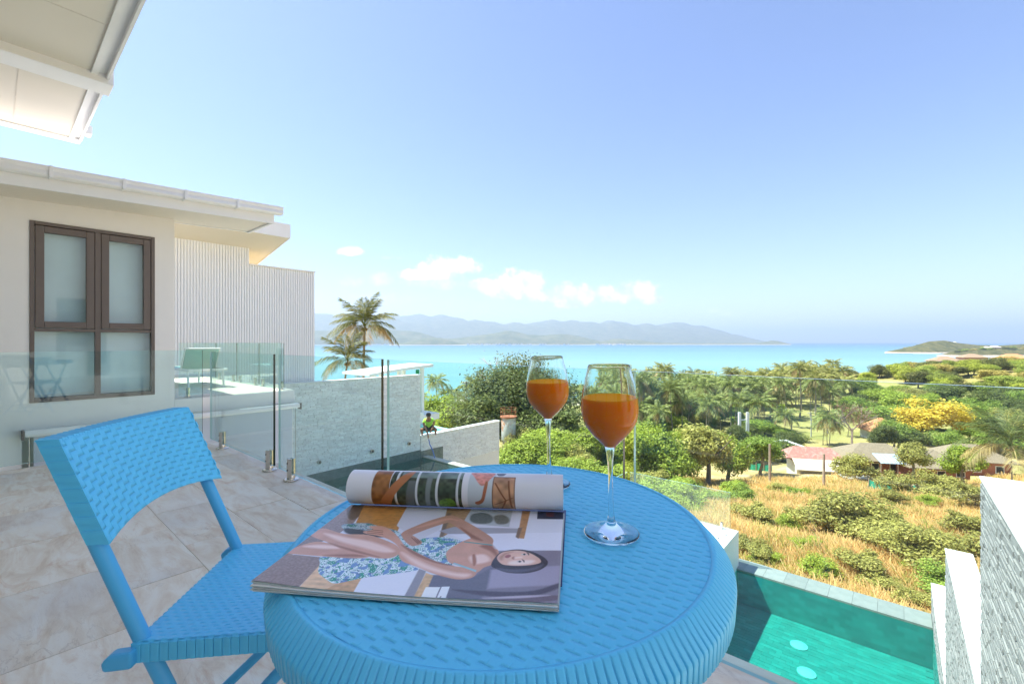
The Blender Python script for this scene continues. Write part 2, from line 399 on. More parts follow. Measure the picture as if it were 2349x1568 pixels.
part('gutter', MB().box(-1.98, -.001, -.035, -.01, -.022, .15), M['fascia'], rf)
part('end_trim', MB().box(-2.16, -1.98, RY, -.012, -.012, .14), M['fascia'], rf, bevel=.006)
part('end_trim', MB().box(RX, RX + .1, RY, -.012, -.012, .16), M['fascia'], rf, bevel=.006)
part('bracket', MB().box(-1.72, -1.55, -.01, .06, -.03, .10), M['fascia'], rf, bevel=.02)
part('roof_sheet', MB().box(-2.1, RX + .05, RY, -.03, .165, .30), M['fascia'], rf)
sj = MB()
for y in np.arange(-1.9, -.3, 1.22): sj.box(-1.97, -.02, y, y + .006, .006, .0101)
for x in np.arange(1.4, 3.3, 2.44): sj.box(x, x + .006, RY, -.17, .026, .0301)
part('soffit_joint', sj, M['grout'], rf, kind='stuff')


# house front behind the viewer, which keeps the terrace in its shade
hf = thing('villa', 'white villa front with sliding glass doors and added light-bouncing curtains behind the terrace', 'house', V(-4.0, -1.62, 0), RA)
part('wall', MB().box(-6.5, 12.5, -.35, 0, 2.6, 6.9).box(-6.5, -4.2, -.349, -.001, -5.5, 2.6).box(10.85, 12.5, -.349, -.001, -5.5, 2.6).box(-4.2, 10.85, -.348, -.002, -5.5, 0.0), M['white'], hf)
part('bounce_curtain', MB().box(-4.2, 10.85, -.5, -.45, 0, 2.6), M['white_clean'], hf)  # pale curtain added and wall whitened to bounce light onto the terrace
for k in range(7):
    x0 = -4.2 + 2.15 * k; dr = part('sliding_door', MB().box(x0, x0 + .07, -.2, -.12, .01, 2.59).box(x0 + 2.08, x0 + 2.149, -.2, -.12, .01, 2.59).box(x0 + .07, x0 + 2.08, -.2, -.12, .01, .09).box(x0 + .07, x0 + 2.08, -.2, -.12, 2.5, 2.59), M['bronze'], hf)
    part('pane', MB().quad([(x0 + .07, -.16, .09), (x0 + 2.08, -.16, .09), (x0 + 2.08, -.16, 2.5), (x0 + .07, -.16, 2.5)]), M['pane'], dr)

# unseen white wing, added right of the frame to bounce sunlight onto the terrace
bounce_wing = thing('villa_wing', 'unseen white wing added beyond the stepped wall to bounce sunlight', 'house', V(3.4, -1.0, 0), RA)
part('wall', MB().box(0, .3, -5, 5.5, -8, 5.6), M['white'], bounce_wing); part('roof', MB().box(-.3, 6, -5.2, 5.8, 5.6, 5.9), M['fascia'], bounce_wing)
for y in (-.6, 2.4):
    wf = part('window_frame', MB().box(-.03, .02, y, y + .06, .3, 2.4).box(-.03, .02, y + 1.14, y + 1.2, .3, 2.4).box(-.03, .02, y + .06, y + 1.14, .3, .36).box(-.03, .02, y + .06, y + 1.14, 2.34, 2.4), M['bronze'], bounce_wing)
    part('pane', MB().quad([(-.012, y + .06, .36), (-.012, y + .06, 2.34), (-.012, y + 1.14, 2.34), (-.012, y + 1.14, .36)]), M['dark'], wf)

# ================================================================ LEFT WING WITH THE BRONZE WINDOW
wg = thing('villa_wing', 'white rendered villa wing with a bronze window and white gutter', 'house', V(-8.53, 0, 0), RA)
B0, B1, Z0, Z1 = .335, 1.629, .185, 2.556
part('wall', MB().box(-.22, 0, -3.5, B0, -.16, 3.05).box(-.22, 0, B1, 1.873, -.16, 3.05).box(-.219, -.001, B0, B1, -.16, Z0).box(-.219, -.001, B0, B1, Z1, 3.05), M['white'], wg)
part('end_wall', MB().box(-4.5, -.221, 1.66, 1.872, .09, 3.05), M['white'], wg)
part('inner_wall', MB().box(-.9, -.86, -.3, 1.65, .1, 2.9), M['dark'], wg)
fr = part('window_frame', MB().box(-.09, .012, B0, B0 + .045, Z0, Z1).box(-.09, .012, B1 - .045, B1, Z0, Z1).box(-.09, .012, B0 + .045, B1 - .045, Z1 - .045, Z1).box(-.09, .012, B0 + .045, B1 - .045, Z0, Z0 + .05), M['bronze'], wg, bevel=.004)
bm_ = (B0 + B1) / 2 + .01; zt_ = 1.135
part('mullion', MB().box(-.088, .004, bm_ - .03, bm_ + .03, Z0 + .05, Z1 - .045), M['bronze'], fr, bevel=.003)
part('transom', MB().box(-.086, .002, B0 + .045, bm_ - .03, zt_ - .02, zt_ + .02).box(-.086, .002, bm_ + .03, B1 - .045, zt_ - .02, zt_ + .02), M['bronze'], fr, bevel=.003)
for (p0, p1) in ((B0 + .05, bm_ - .035), (bm_ + .035, B1 - .05)):
    sw = .085; q0, q1 = zt_ + .028, Z1 - .052
    part('casement', MB().box(-.07, .006, p0, p0 + sw, q0, q1).box(-.07, .006, p1 - sw, p1, q0, q1).box(-.07, .006, p0 + sw, p1 - sw, q1 - sw, q1).box(-.07, .006, p0 + sw, p1 - sw, q0, q0 + sw), M['bronze'], fr, bevel=.006)
    part('pane', MB().quad([(-.03, p0 + sw, q0 + sw), (-.03, p1 - sw, q0 + sw), (-.03, p1 - sw, q1 - sw), (-.03, p0 + sw, q1 - sw)]), M['pane'], fr)
    part('pane', MB().quad([(-.04, p0 - .005, Z0 + .05), (-.04, p1 + .005, Z0 + .05), (-.04, p1 + .005, zt_ - .02), (-.04, p0 - .005, zt_ - .02)]), M['pane'], fr)
M['blind'] = pbr('pale_window_blind', (.76, .84, .89), .8, .05, 1.5)
part('window_blind', MB().box(-.16, -.15, B0 + .02, B1 - .02, Z0 + .09, Z1 - .05), M['blind'], wg)
part('blind_rail', MB().box(-.165, -.14, B0 + .02, B1 - .02, Z0 + .055, Z0 + .089), M['white_clean'], wg)
# roof edge: fascia and sectional gutter, rising slightly towards the sea
def sl(bv): return .044 * bv
def slope_box(m, x0, x1, y0, y1, z0, z1, mi=0):
    i = len(m.v); m.box(x0, x1, y0, y1, z0, z1, mi)
    for k in range(i, i + 8): x, y, z = m.v[k]; m.v[k] = (x, y, z + sl(y))
    return m
OV = .83   # overhang
part('soffit', slope_box(slope_box(MB(), -5.2, OV - .031, -4.5, 1.874, 2.80, 2.86), -.20, OV - .031, 1.8745, 2.98, 2.80, 2.86), M['soffit'], wg)
part('fascia', slope_box(MB(), OV - .03, OV, -4.5, 3.02, 2.768, 2.93), M['fascia'], wg, bevel=.004)
part('roof_end_trim', slope_box(MB(), -.24, OV - .031, 2.981, 3.02, 2.775, 2.99), M['fascia'], wg)
for k in range(11):
    y0 = 3.11 - (k + 1) * .66 + (.33 if k == 0 else 0) - (0 if k == 0 else 0); y1 = 3.11 - k * .66
    if k > 0: pass
    g = MB()
    prof = [(OV + .001, 2.905), (OV + .115, 2.905), (OV + .135, 2.925), (OV + .125, 2.97), (OV + .14, 3.00), (OV + .14, 3.025), (OV + .001, 3.025)]
    i0 = len(g.v); g.prism([(p[0], p[1]) for p in prof], y1 - .655, y1, axis='y')
    for q in range(i0, len(g.v)): x, y, z = g.v[q]; g.v[q] = (x, y, z + sl(y))
    part('gutter_section', g, M['fascia'], wg, bevel=.003)
    sb = MB(); sb.box(OV + .0005, OV + .144, y1 - .675, y1 - .640, 2.897, 3.03)
    for q in range(8): x, y, z = sb.v[q]; sb.v[q] = (x, y, z + sl(y))
    part('gutter_clip', sb, M['fascia'], wg, bevel=.003)
part('roof_sheet', slope_box(slope_box(MB(), -5.2, OV, -4.5, 1.874, 2.99, 3.02), -.23, OV, 1.8745, 3.0, 2.99, 3.02), M['fascia'], wg)
part('back_trim', slope_box(MB(), -.24, -.205, 1.88, 2.98, 2.79, 2.985), M['fascia'], wg)
# deck of the wing
part('deck_slab', MB().box(-6.5, 0, 1.874, 3.70, -.15, .083), M['white'], wg, bevel=.006)
part('deck_tiles', MB().box(-6.4, -.03, 1.88, 3.69, .0835, .09), M['tile'], wg)
part('slab', MB().box(-6.5, -.221, -3.5, 1.873, -.16, .0), M['white'], wg)
part('lower_wall', MB().box(-2.2, -2.0, -3.5, 3.6, -5.4, -.17), M['white'], wg)
part('lower_front_wall', MB().box(-.21, -.01, -3.5, .27, -5.4, -.161), M['white'], wg)
part('column', MB().box(-.30, -.06, 3.47, 3.70, -5.4, -.151), M['white'], wg)
rb = thing('roller_blind', 'grey roller blind hanging below the deck edge of the wing', 'blind', V(-8.46, 2.03, -.24), RA)
part('cassette', MB().prism([(-.05, 0), (.05, 0), (.06, .03), (.05, .085), (-.05, .085)], -1.74, 1.72), M['fascia'], rb, bevel=.006)
M['fabric'] = pbr('grey_blind_fabric', (.50, .54, .60), .8, .04, .9)
part('fabric', MB().box(-.004, .004, -1.66, 1.60, -3.6, .0), M['fabric'], rb)
part('end_cap', MB().box(-.06, .066, 1.721, 1.75, -.03, .09), M['bronze'], rb, bevel=.008)
part('end_cap', MB().box(-.06, .066, -1.77, -1.741, -.03, .09), M['bronze'], rb, bevel=.008)
for y in (1.66, -1.70): part('guide_cable', MB().tube([(0, y, 0), (0, y, -3.6)], .006, 8), M['steel_dull'], rb)
# deck glass
DG = 'glass panels round the wing deck'
for (a0, a1, lab) in ((-9.75, -8.62, 'deck glass panel at the right end of the wing deck'), (-11.0, -9.80, 'deck glass panel second from the right end of the wing deck'),
                      (-12.4, -11.05, 'deck glass panel behind the sun lounger foot'), (-14.2, -12.45, 'deck glass panel farthest back on the wing deck')):
    glass_panel('deck_glass_panel', lab, a0, a1, 3.55, 3.55, .13, .955, DG, th=.012)
glass_panel('deck_glass_panel', 'deck glass panel along the front edge of the wing deck', -8.62, -8.62, 1.95, 3.50, .13, .965, DG)
spd = None
for a_, b_, lab in ((-8.72, 3.55, 'deck spigot at the right end of the wing deck'), (-9.6, 3.55, 'deck spigot left of the last far panel joint'), (-10.0, 3.55, 'deck spigot beside the middle panel joint, right of the lounger'),
                    (-10.85, 3.55, 'deck spigot right of the far panel joint'), (-11.25, 3.55, 'deck spigot left of the far panel joint'), (-12.2, 3.55, 'deck spigot just beyond the lounger foot'), (-8.66, 2.08, 'bright deck spigot on the front edge below the lounger')):
    spd = dup(sp0, V(a_, b_, .09), RA if b_ > 3 else RA + math.pi / 2, lab, 'steel spigots of the wing deck')
# sun lounger on the deck
sl_ = thing('sun_lounger', 'teal sling sun lounger with pale frame on the wing deck', 'sun lounger', V(-10.9, 2.72, .09), RA)
fr_ = MB()
for y in (-.30, .30): fr_.box(-.95, .95, y - .02, y + .02, .33, .37)
fr_.box(-.95, -.91, -.28, .28, .335, .365); fr_.box(.91, .95, -.28, .28, .335, .365)
part('frame', fr_, M['white_clean'], sl_)
for x in (-.82, .82):
    for y in (-.29, .29): part('leg', MB().tube([(x * .92, y, .34), (x, y, 0)], .018, 8), M['white_clean'], sl_)
M['sling'] = pbr('teal_sling_fabric', (.24, .44, .42), .8)
part('seat', MB().box(-.90, .28, -.275, .275, .352, .362), M['sling'], sl_)
part('backrest', MB().prism([(.30, .36), (.315, .35), (.60, .74), (.585, .75)], -.275, .275), M['sling'], sl_)
part('back_frame', MB().tube([(.30, -.29, .36), (.59, -.29, .76), (.59, .29, .76), (.30, .29, .36)], .016, 8), M['white_clean'], sl_)

# ================================================================ NEIGHBOUR HOUSE WITH THE RIBBED WALL
nh = thing('neighbour_house', 'neighbouring villa with pale ribbed walls and an overhanging white roof', 'house', V(-17.0, 0, -.9), RA)
part('wall', MB().box(-.35, -.061, -2, 5.85, 0, 5.5).box(-.35, -.061, 5.8505, 8.15, 0, 4.52), M['slat'], nh)
rb_ = MB(); y = -2.0
while y < 8.14:
    top = 5.5 if y < 5.82 else 4.54
    rb_.prism([(-.06, y), (-.036, y + .006), (-.036, y + .066), (-.06, y + .072)], 0, top, axis='z'); y += .082
part('cladding_slat', rb_, M['slat'], nh, kind='stuff')
part('parapet_cap', MB().box(-.36, .02, 5.86, 8.17, 4.541, 4.58), M['fascia'], nh)
def r2(m, x0, x1, y0, y1, t0, t1):
    z = lambda x: 5.40 + (x - 1.4) * .20
    i = len(m.v); m.box(x0, x1, y0, y1, 0, 1)
    for k in range(i, i + 8):
        vx, vy, vz = m.v[k]; m.v[k] = (vx, vy, z(vx) + (t1 if vz > .5 else t0))
    return m
part('soffit', r2(MB(), -3, 1.37, -2, 6.60, 0, .05), M['soffit'], nh)
part('fascia', r2(MB(), 1.371, 1.40, -2, 6.64, -.02, .44), M['fascia'], nh)
part('roof_edge', r2(MB(), -3, 1.37, 6.601, 6.64, -.02, .42), M['fascia'], nh)
part('roof_sheet', r2(MB(), -3, 1.37, -2, 6.6, .06, .42), M['fascia'], nh)

# ================================================================ STONE-CLAD WALLS
def brick_mesh(name, mat, h, d, seed):
    r = random.Random(seed); c = .004
    m = MB(); L, H = .5, h / 2
    f = [(d * r.uniform(.75, 1.05)) for _ in range(4)]
    m.v += [(0, -L, -H), (0, L, -H), (0, L, H), (0, -L, H), (f[0], -L + .02, -H + c), (f[1], L - .02, -H + c), (f[2], L - .02, H - c), (f[3], -L + .02, H - c)]
    m.f += [(4, 5, 6, 7), (0, 1, 5, 4), (1, 2, 6, 5), (2, 3, 7, 6), (3, 0, 4, 7)]; m.m = [0] * 5
    return m.mesh(name, mat)
def stone_cladding(root, a, sections, course, lmin, lmax, depth, face=1, nparts=300, seed=1, gap=.004, ms='stone'):
    """root is the wall's Empty (in villa axes); sections = (b0, b1, z0, z1); face = +1 looks to +a, -1 to -a"""
    r = random.Random(seed); items = []
    for (b0, b1, z0, z1) in sections:
        z = z1 - course / 2
        while z > z0:
            y = b0 - r.uniform(0, .1)
            while y < b1:
                L = r.uniform(lmin, lmax); c0, c1 = max(y, b0), min(y + L, b1)
                if c1 - c0 > .02: items.append(((c0 + c1) / 2, z, c1 - c0 - gap, r.randrange(6), r.uniform(-depth * .45, depth * .25)))
                y += L
            z -= course
    rl = root.location; inv = root.matrix_basis.inverted()
    def size(it):
        p = root.matrix_basis @ Vector((a, it[0], it[1])) - Vector((0, 0, EYE))
        if p.y <= .3 or abs(p.x / p.y) > 1.14 or abs(p.z / p.y) > .76: return 0
        return it[2] / p.y
    items.sort(key=size, reverse=True)
    mes = [brick_mesh('stone', M[ms + '_part'], course - gap, depth, seed * 10 + k) for k in range(6)]
    for it in items[:nparts]:
        o = link('stone', mes[it[3]], root, (a + face * it[4], it[0], it[1])); o.scale = (face, it[2], 1)
        if face < 0: o.scale = (1, it[2], 1); o.rotation_euler = (0, 0, math.pi)
    m = MB()
    for it in items[nparts:]:
        H = (course - gap) / 2; x0 = a + face * it[4]; L = it[2] / 2; f = [x0 + face * depth * r.uniform(.75, 1.05) for _ in range(4)]; c = .004; s = .02 * it[2]
        i = len(m.v)
        m.v += [(x0, it[0] - L, it[1] - H), (x0, it[0] + L, it[1] - H), (x0, it[0] + L, it[1] + H), (x0, it[0] - L, it[1] + H),
                (f[0], it[0] - L + s, it[1] - H + c), (f[1], it[0] + L - s, it[1] - H + c), (f[2], it[0] + L - s, it[1] + H - c), (f[3], it[0] - L + s, it[1] + H - c)]
        fs = [(4, 5, 6, 7), (0, 1, 5, 4), (1, 2, 6, 5), (2, 3, 7, 6), (3, 0, 4, 7)]
        m.f += [tuple(i + q for q in (fc if face > 0 else fc[::-1])) for fc in fs]; m.m += [0] * 5
    if m.v: part('stone_cladding', m, M[ms], root, kind='stuff')
# tall and low boundary walls on the left
bw = thing('boundary_wall', 'tall white split stone wall rising from the dark left pool', 'wall', V(-16.6, 0, 0), RA)
part('wall_body', MB().box(-.25, -.02, 2.0, 12.86, -6.5, -.55), M['mortar'], bw)
part('coping', MB().box(-.28, .03, 2.0, 12.90, -.549, -.51), M['white_clean'], bw, bevel=.006)
stone_cladding(bw, -.02, [(3.0, 12.87, -3.95, -.55)], .066, .16, .42, .030, 1, 300, 3)
part('tile_skirt', MB().box(-.02, .02, 2.0, 12.87, -5.4, -3.955), pbr('dark_green_stone', (.10, .15, .14), .5, .25, 6, dirt=((.2, .25, .22), 3, .55, .5)), bw)
lwl = thing('boundary_wall', 'low white stone wall with a bright top beyond the tall wall, person crouching on it', 'wall', V(-16.6, 12.9, 0), RA)
part('wall_body', MB().box(-.25, -.02, 0.0, 5.34, -8.5, -3.37), M['white'], lwl)
part('coping', MB().box(-.32, .03, 0.0, 5.38, -3.369, -3.33), M['white_clean'], lwl, bevel=.006)
stone_cladding(lwl, -.02, [(0, 5.34, -4.95, -3.37)], .066, .16, .42, .028, 1, 300, 4)
part('tile_skirt', MB().box(-.02, .02, 0.0, 1.30, -5.4, -4.03), pbr('dark_green_stone_b', (.12, .17, .16), .5, .25, 6, dirt=((.25, .28, .25), 3, .5, .6)), lwl)
# wall lights set low in the tall wall
for k, (x, y, lab) in enumerate(((10.35, -3.55, 'small dark round wall light, left one low on the tall stone wall'), (12.2, -3.55, 'small dark round wall light low on the tall stone wall near its end'), (8.1, -3.55, 'small dark round wall light at the near end low on the tall stone wall'))):
    lt = thing('wall_light', lab, 'wall light', V(-16.56, x, y), RA, 'wall lights in the tall stone wall')
    part('body', MB().tube([(-.02, 0, 0), (.05, 0, 0)], .075, 16), M['steel_dull'], lt, 40); part('lens', MB().tube([(.05, 0, 0), (.056, 0, 0)], .05, 16), M['dark'], lt, 40)
# stepped wall on the right
rw = thing('stepped_wall', 'white stepped stone wall descending beside the pool at the right', 'wall', V(.486, 0, 0), RA)
body, cop = MB(), MB()
steps = [(-2.0, 5.07, -.072), (5.0705, 8.54, -1.845), (8.5405, 12.0, -3.722)]
for (b0, b1, zt) in steps:
    body.box(.012, .26, b0, b1 - .01, -9.0, zt - .02); cop.box(-.004, .268, b0, b1, zt - .019, zt)
part('wall_body', body, M['mortar'], rw)
part('coping', cop, M['white_clean'], rw, bevel=.004)
stone_cladding(rw, .012, [(1.2, 5.06, -5.6, -.092), (5.0705, 8.53, -5.6, -1.865), (8.5405, 11.99, -5.6, -3.742)], .034, .10, .28, .013, -1, 300, 7, .0025, 'stone_r')

# ================================================================ POOLS
def water_mat(name, tint, bump_s, rough=.02):
    m, t, out = new_mat(name)
    tr = t.n.new('ShaderNodeBsdfTransparent'); tr.inputs[0].default_value = (*tint, 1)
    gl = t.n.new('ShaderNodeBsdfGlossy'); gl.inputs['Roughness'].default_value = rough
    tcn = t.n.new('ShaderNodeTexCoord'); nb = t.bump(t.noise(tcn.outputs['Object'], 2.2, 3, .5), bump_s, .03)
    t.l.new(nb, gl.inputs['Normal'])
    mx = t.n.new('ShaderNodeMixShader'); t.l.new(schlick(t, 1.333, nb), mx.inputs[0]); t.l.new(tr.outputs[0], mx.inputs[1]); t.l.new(gl.outputs[0], mx.inputs[2])
    t.l.new(mx.outputs[0], out.inputs[0]); return m
M['water'] = water_mat('pool_water', (.30, .86, .80), .12)
M['pool_tile'] = pbr('green_pool_tile', (.10, .31, .28), .4, .10, 4, objrand=.16, dirt=((.06, .19, .175), 5, .6, .5))
M['pool_tile_i'] = pbr('green_pool_tile_run', (.10, .31, .28), .4, .10, 4, island=.16, dirt=((.06, .19, .175), 5, .6, .5))
M['pool_bed'] = pbr('pool_grout', (.13, .30, .28), .8)
M['coping_stone'] = pbr('grey_green_coping', (.24, .275, .25), .5, .12, 5, objrand=.10, dirt=((.28, .26, .22), 4, .58, .5))
M['coping_pale'] = pbr('pale_coping', (.52, .50, .42), .6, .12, 5, objrand=.08)
pl = structure('swimming_pool', MB().box(-3.4, .49, 3.0, 11.34, -5.6, -5.075).box(-3.4, .49, 11.353, 11.93, -9.0, -4.345).box(-3.4, .49, 2.7, 3.0, -6, -4.35), [M['pool_bed']], loc=O0, rotz=RA)
TW, TL = .10, .20
tl_me = MB().box(-TL / 2 + .002, TL / 2 - .002, -TW / 2 + .002, TW / 2 - .002, -.01, 0).mesh('pool_tile', M['pool_tile'])
items = []
j = 0; y = 11.34 - TW / 2
while y > 3.2:
    x = .486 - TL / 2 - (TL / 2 if j % 2 else 0)
    while x > -3.3:
        items.append((x, y, -5.062 + rng.uniform(-.002, .002), 0)); x -= TL
    y -= TW; j += 1
zz = -4.40; j = 0
while zz > -5.05:
    x = .486 - TL / 2 - (TL / 2 if j % 2 else 0)
    while x > -3.3:
        items.append((x, 11.352, zz, 1)); x -= TL
    zz -= TW; j += 1
def psz(it):
    p = V(it[0], it[1], it[2]) - Vector((0, 0, EYE)); kx, kz = p.x / p.y, p.z / p.y
    if kx < .38 or kx > .98 or kz < -.77: return 0
    return 1 / p.length
items.sort(key=psz, reverse=True); rest = MB()
for it in items[:300]:
    o = link('pool_tile', tl_me, pl, it[:3])
    if it[3]: o.rotation_euler = (math.radians(90), 0, 0)
for it in items[300:]:
    x, y, z, v_ = it
    if v_: rest.box(x - TL / 2 + .002, x + TL / 2 - .002, y, y + .01, z - TW / 2 + .002, z + TW / 2 - .002)
    else: rest.box(x - TL / 2 + .002, x + TL / 2 - .002, y - TW / 2 + .002, y + TW / 2 - .002, z - .01, z)
part('pool_tiling', rest, M['pool_tile_i'], pl, kind='stuff')
cs_me = MB().box(-.198, .198, -.29, .29, -.04, 0).mesh('coping_stone', M['coping_stone'])
x = .484 - .2
while x > -3.3:
    o = link('coping_stone', cs_me, pl, (x, 11.645, -4.30 + rng.uniform(-.002, .002))); x -= .4
structure('pool_water', MB().quad([(-3.4, 2.95, -4.335), (.485, 2.95, -4.335), (.485, 11.352, -4.335), (-3.4, 11.352, -4.335)]), [M['water']], loc=O0, rotz=RA)
for (a_, b_, lab) in ((-1.50, 10.50, 'round white pool light on the turquoise floor, the farther of two'), (-1.27, 9.72, 'round white pool light on the turquoise floor, the nearer of two')):
    t = thing('pool_light', lab, 'pool light', V(a_, b_, -5.06), RA, 'round lights in the pool floor')
    part('lens', MB().lathe([(.125, .012), (.115, .022), (.05, .028)], 28), pbr('white_lens', (.86, .88, .88), .3), t, 40)
    part('bezel', MB().lathe([(.15, .0), (.15, .016), (.126, .02), (.126, .0)], 28, close=True), M['white_clean'], t, 40)
# platform between the pools, with its glass
pf = structure('pool_platform', MB().box(-7.5, -2.86, 3.2, 11.545, -8.0, -3.48), [M['white']], loc=O0, rotz=RA, bevel=.008)
part('downlight', MB().tube([(-3.02, 11.1, -3.481), (-3.02, 11.1, -3.475)], .035, 14).tube([(-3.1, 10.8, -3.481), (-3.1, 10.8, -3.475)], .03, 14), M['steel_dull'], pf, 40)
glass_panel('platform_glass_panel', 'low glass panel on the white platform beside the right pool', -5.55, -3.003, 11.40, 11.40, -3.41, -2.57, 'glass panels on the pool platform', mat='thin_glass')
glass_panel('platform_glass_panel', 'side glass panel on the white platform edge running back towards the terrace', -5.62, -5.62, 9.6, 11.36, -3.41, -2.57, 'glass panels on the pool platform', mat='thin_glass')
for a_, lab in ((-3.2, 'slim steel spigot under the right end of the platform glass'), (-5.2, 'slim steel spigot under the left end of the platform glass')):
    dup(sp0, V(a_, 11.40, -3.48), RA, lab, 'steel spigots of the platform glass')
# left pool
p2_ = structure('left_pool', MB().box(-16.58, -7.5, 3.9, 13.0, -6.2, -5.6).box(-16.58, -7.5, 13.22, 13.3, -9, -4.33).box(-16.58, -7.5, 13.0, 13.2195, -9.0, -4.315), [pbr('dark_teal_tile', (.13, .26, .24), .5, .2, 3, dirt=((.07, .16, .15), 3, .55, .6))], loc=O0, rotz=RA)
x = -16.37
while x < -7.6:
    part('coping_stone', MB().box(x - .198, x + .198, 12.98, 13.31, -4.315, -4.28), M['coping_pale'], p2_); x += .4
structure('left_pool_water', MB().quad([(-16.58, 3.9, -4.33), (-7.5, 3.9, -4.33), (-7.5, 12.979, -4.33), (-16.58, 12.979, -4.33)]), [water_mat('left_pool_water', (.42, .80, .76), .10)], loc=O0, rotz=RA)

# ================================================================ SECOND NEIGHBOUR: PAVILION AND POOL BEYOND THE LOW WALL
pv = thing('pavilion', 'white flat roofed pavilion on posts behind the tall stone wall', 'pavilion', (-6.2, 27.0, -3.25), RA)
rp = MB()
rp.v += [(-1.6, -3.4, 2.42), (-1.2, -1.3, 2.62), (-1.1, .9, 2.74), (1.2, .9, 2.74), (1.2, -1.3, 2.62), (1.2, -3.4, 2.42)]
rp.v += [(-1.6, -3.4, 2.54), (-1.2, -1.3, 2.76), (-1.1, .9, 2.90), (1.2, .9, 2.90), (1.2, -1.3, 2.76), (1.2, -3.4, 2.54)]
rp.f += [(5, 4, 1, 0), (4, 3, 2, 1), (6, 7, 10, 11), (7, 8, 9, 10), (0, 1, 7, 6), (1, 2, 8, 7), (2, 3, 9, 8), (3, 4, 10, 9), (4, 5, 11, 10), (5, 0, 6, 11)]; rp.m = [0] * 10
part('roof', rp, M['fascia'], pv)
for (x, y) in ((1.0, .2), (-.8, .2), (1.0, -1.4), (-.8, -1.4), (1.0, -3.0)): part('post', MB().box(x - .09, x + .09, y - .09, y + .09, 0, 2.68 if y > 0 else 2.6 if y > -2 else 2.43), M['white_clean'], pv)
part('floor_slab', MB().box(-1.9, 1.5, -4, 1.1, -.35, 0), M['white'], pv)
M['green'] = pbr('green_netting', (.02, .30, .13), .7, .1, 4)
part('green_screen', MB().box(.86, .90, -.15, .08, 0, 2.6).box(-.95, 1.0, -4.2, -4.15, 1.2, 2.2), M['green'], pv, kind='stuff', label='bright green netting strip beside the post')
gp = thing('neighbour_glass_panel', 'frosted clear glass panel beside the pavilion post', 'glass panel', (-3.35, 27.6, -3.25), RA)
part('pane', MB().box(-.006, .006, -.9, .9, .02, 1.15), M['thin_glass'], gp)
nb = structure('neighbour_pool', MB().box(-26, -17.2, 13.0, 15.9, -5.4, -4.5).box(-26, -17.2, 15.6, 15.9, -4.5, -3.62), [pbr('pale_pool', (.42, .66, .66), .5, .08, 1)], loc=O0, rotz=RA)
part('side_wall', MB().box(-26, -20.6, 15.95, 16.2, -6, -3.05), M['white_clean'], nb)
structure('neighbour_pool_water', MB().quad([(-26, 13.5, -3.7), (-17.0, 13.5, -3.7), (-17.0, 15.6, -3.7), (-26, 15.6, -3.7)]), [water_mat('neighbour_water', (.45, .9, .9), .08)], loc=O0, rotz=RA)
# ================================================================ TABLE
TC = Vector((-.0149, .6913, .6967)); RT = .300      # the bistro table leans a little on the stone
TBR = Vector((0, 0, 1)).rotation_difference(Vector((-.0231, -.0347, 1)).normalized()).to_matrix(); TROT = TBR.to_euler()
tb = thing('bistro_table', 'round sky blue bistro table with woven pattern top and ribbed rim', 'table', TC, rot=TROT)
def tpt(x, y, dz=0.0):         # point on the table top from its own axes
    return TC + TBR @ Vector((x, y, dz))
def weave_rows(fn, s_range, nrow, rowpitch, P, A, dash=.39, depth=.0022, slot=.0013, off=0.0, flip=False, tick=0.0, tickpos=.2, ticklen=1.0):
    """moulded wicker: flush strands side by side with a tapering slot where a strand dives under the next one.
    fn(s,t,h) -> point; s_range(t) -> (s0,s1) or None"""
    V_, F_ = [], []
    base_f = [0, .012, .05, .10, .16, .22, .28, .34, .39, .44, .5, .56, .62, .68, .74, .80, .86, .93]
    if tick: base_f = sorted(base_f + [tickpos - .030, tickpos - .014, tickpos + .014, tickpos + .030])
    def slot_f(f):
        u_ = f / dash
        return 0.0 if not (0 < u_ < 1) else (u_ / .18 if u_ < .18 else (1 - u_) / .82) ** .7
    for j in range(nrow):
        t0 = off + j * rowpitch; t1 = t0 + rowpitch; tm = t0 + rowpitch / 2; sr = s_range(tm)
        if sr is None: continue
        ph, ph1 = (.5 if j % 2 else 0), (.5 if (j + 1) % 2 else 0); ss = {sr[0], sr[1]}
        for k in range(int(sr[0] / P) - 3, int(sr[1] / P) + 3):
            for f in base_f:
                for q in (ph, ph1):
                    s_ = (k + f + q) * P
                    if sr[0] < s_ < sr[1]: ss.add(round(s_, 6))
        ss = sorted(ss); base = len(V_)
        for s_ in ss:
            f = (s_ / P - ph) % 1.0; f1 = (s_ / P - ph1) % 1.0
            w0, w1 = (slot_f(f), slot_f(f1)); hm = A * math.cos(2 * math.pi * (f - dash / 2)); tk = 0.0
            if tick and abs(f - tickpos) < .020: tk = tick
            if flip:       # the slot opens at the upper edge of the strand
                rows_ = ((t0, -depth * min(1, 3 * w1)), (t0 + 1e-5, -tk * .3), (tm, hm - tk), (t1 - 1e-5 - slot * w0, -tk), (t1, -depth * min(1, 3 * w0)))
            else:
                rows_ = ((t0, -depth * min(1, 3 * w0)), (t0 + 1e-5 + slot * w0, -tk), (tm, hm - tk * ticklen), (t1 - 1e-5, 0.0), (t1, -depth * min(1, 3 * w1)))
            for (tt, hh) in rows_: V_.append(fn(s_, tt, hh))
        for k in range(len(ss) - 1):
            for q in range(4):
                a = base + k * 5 + q; F_.append((a, a + 5, a + 6, a + 1))
    return np.array(V_), np.array(F_)
phi = math.radians(-33); dx_, dy_ = math.cos(phi), math.sin(phi)
def top_fn(s, t, h): return (s * dx_ - t * dy_, s * dy_ + t * dx_, h)
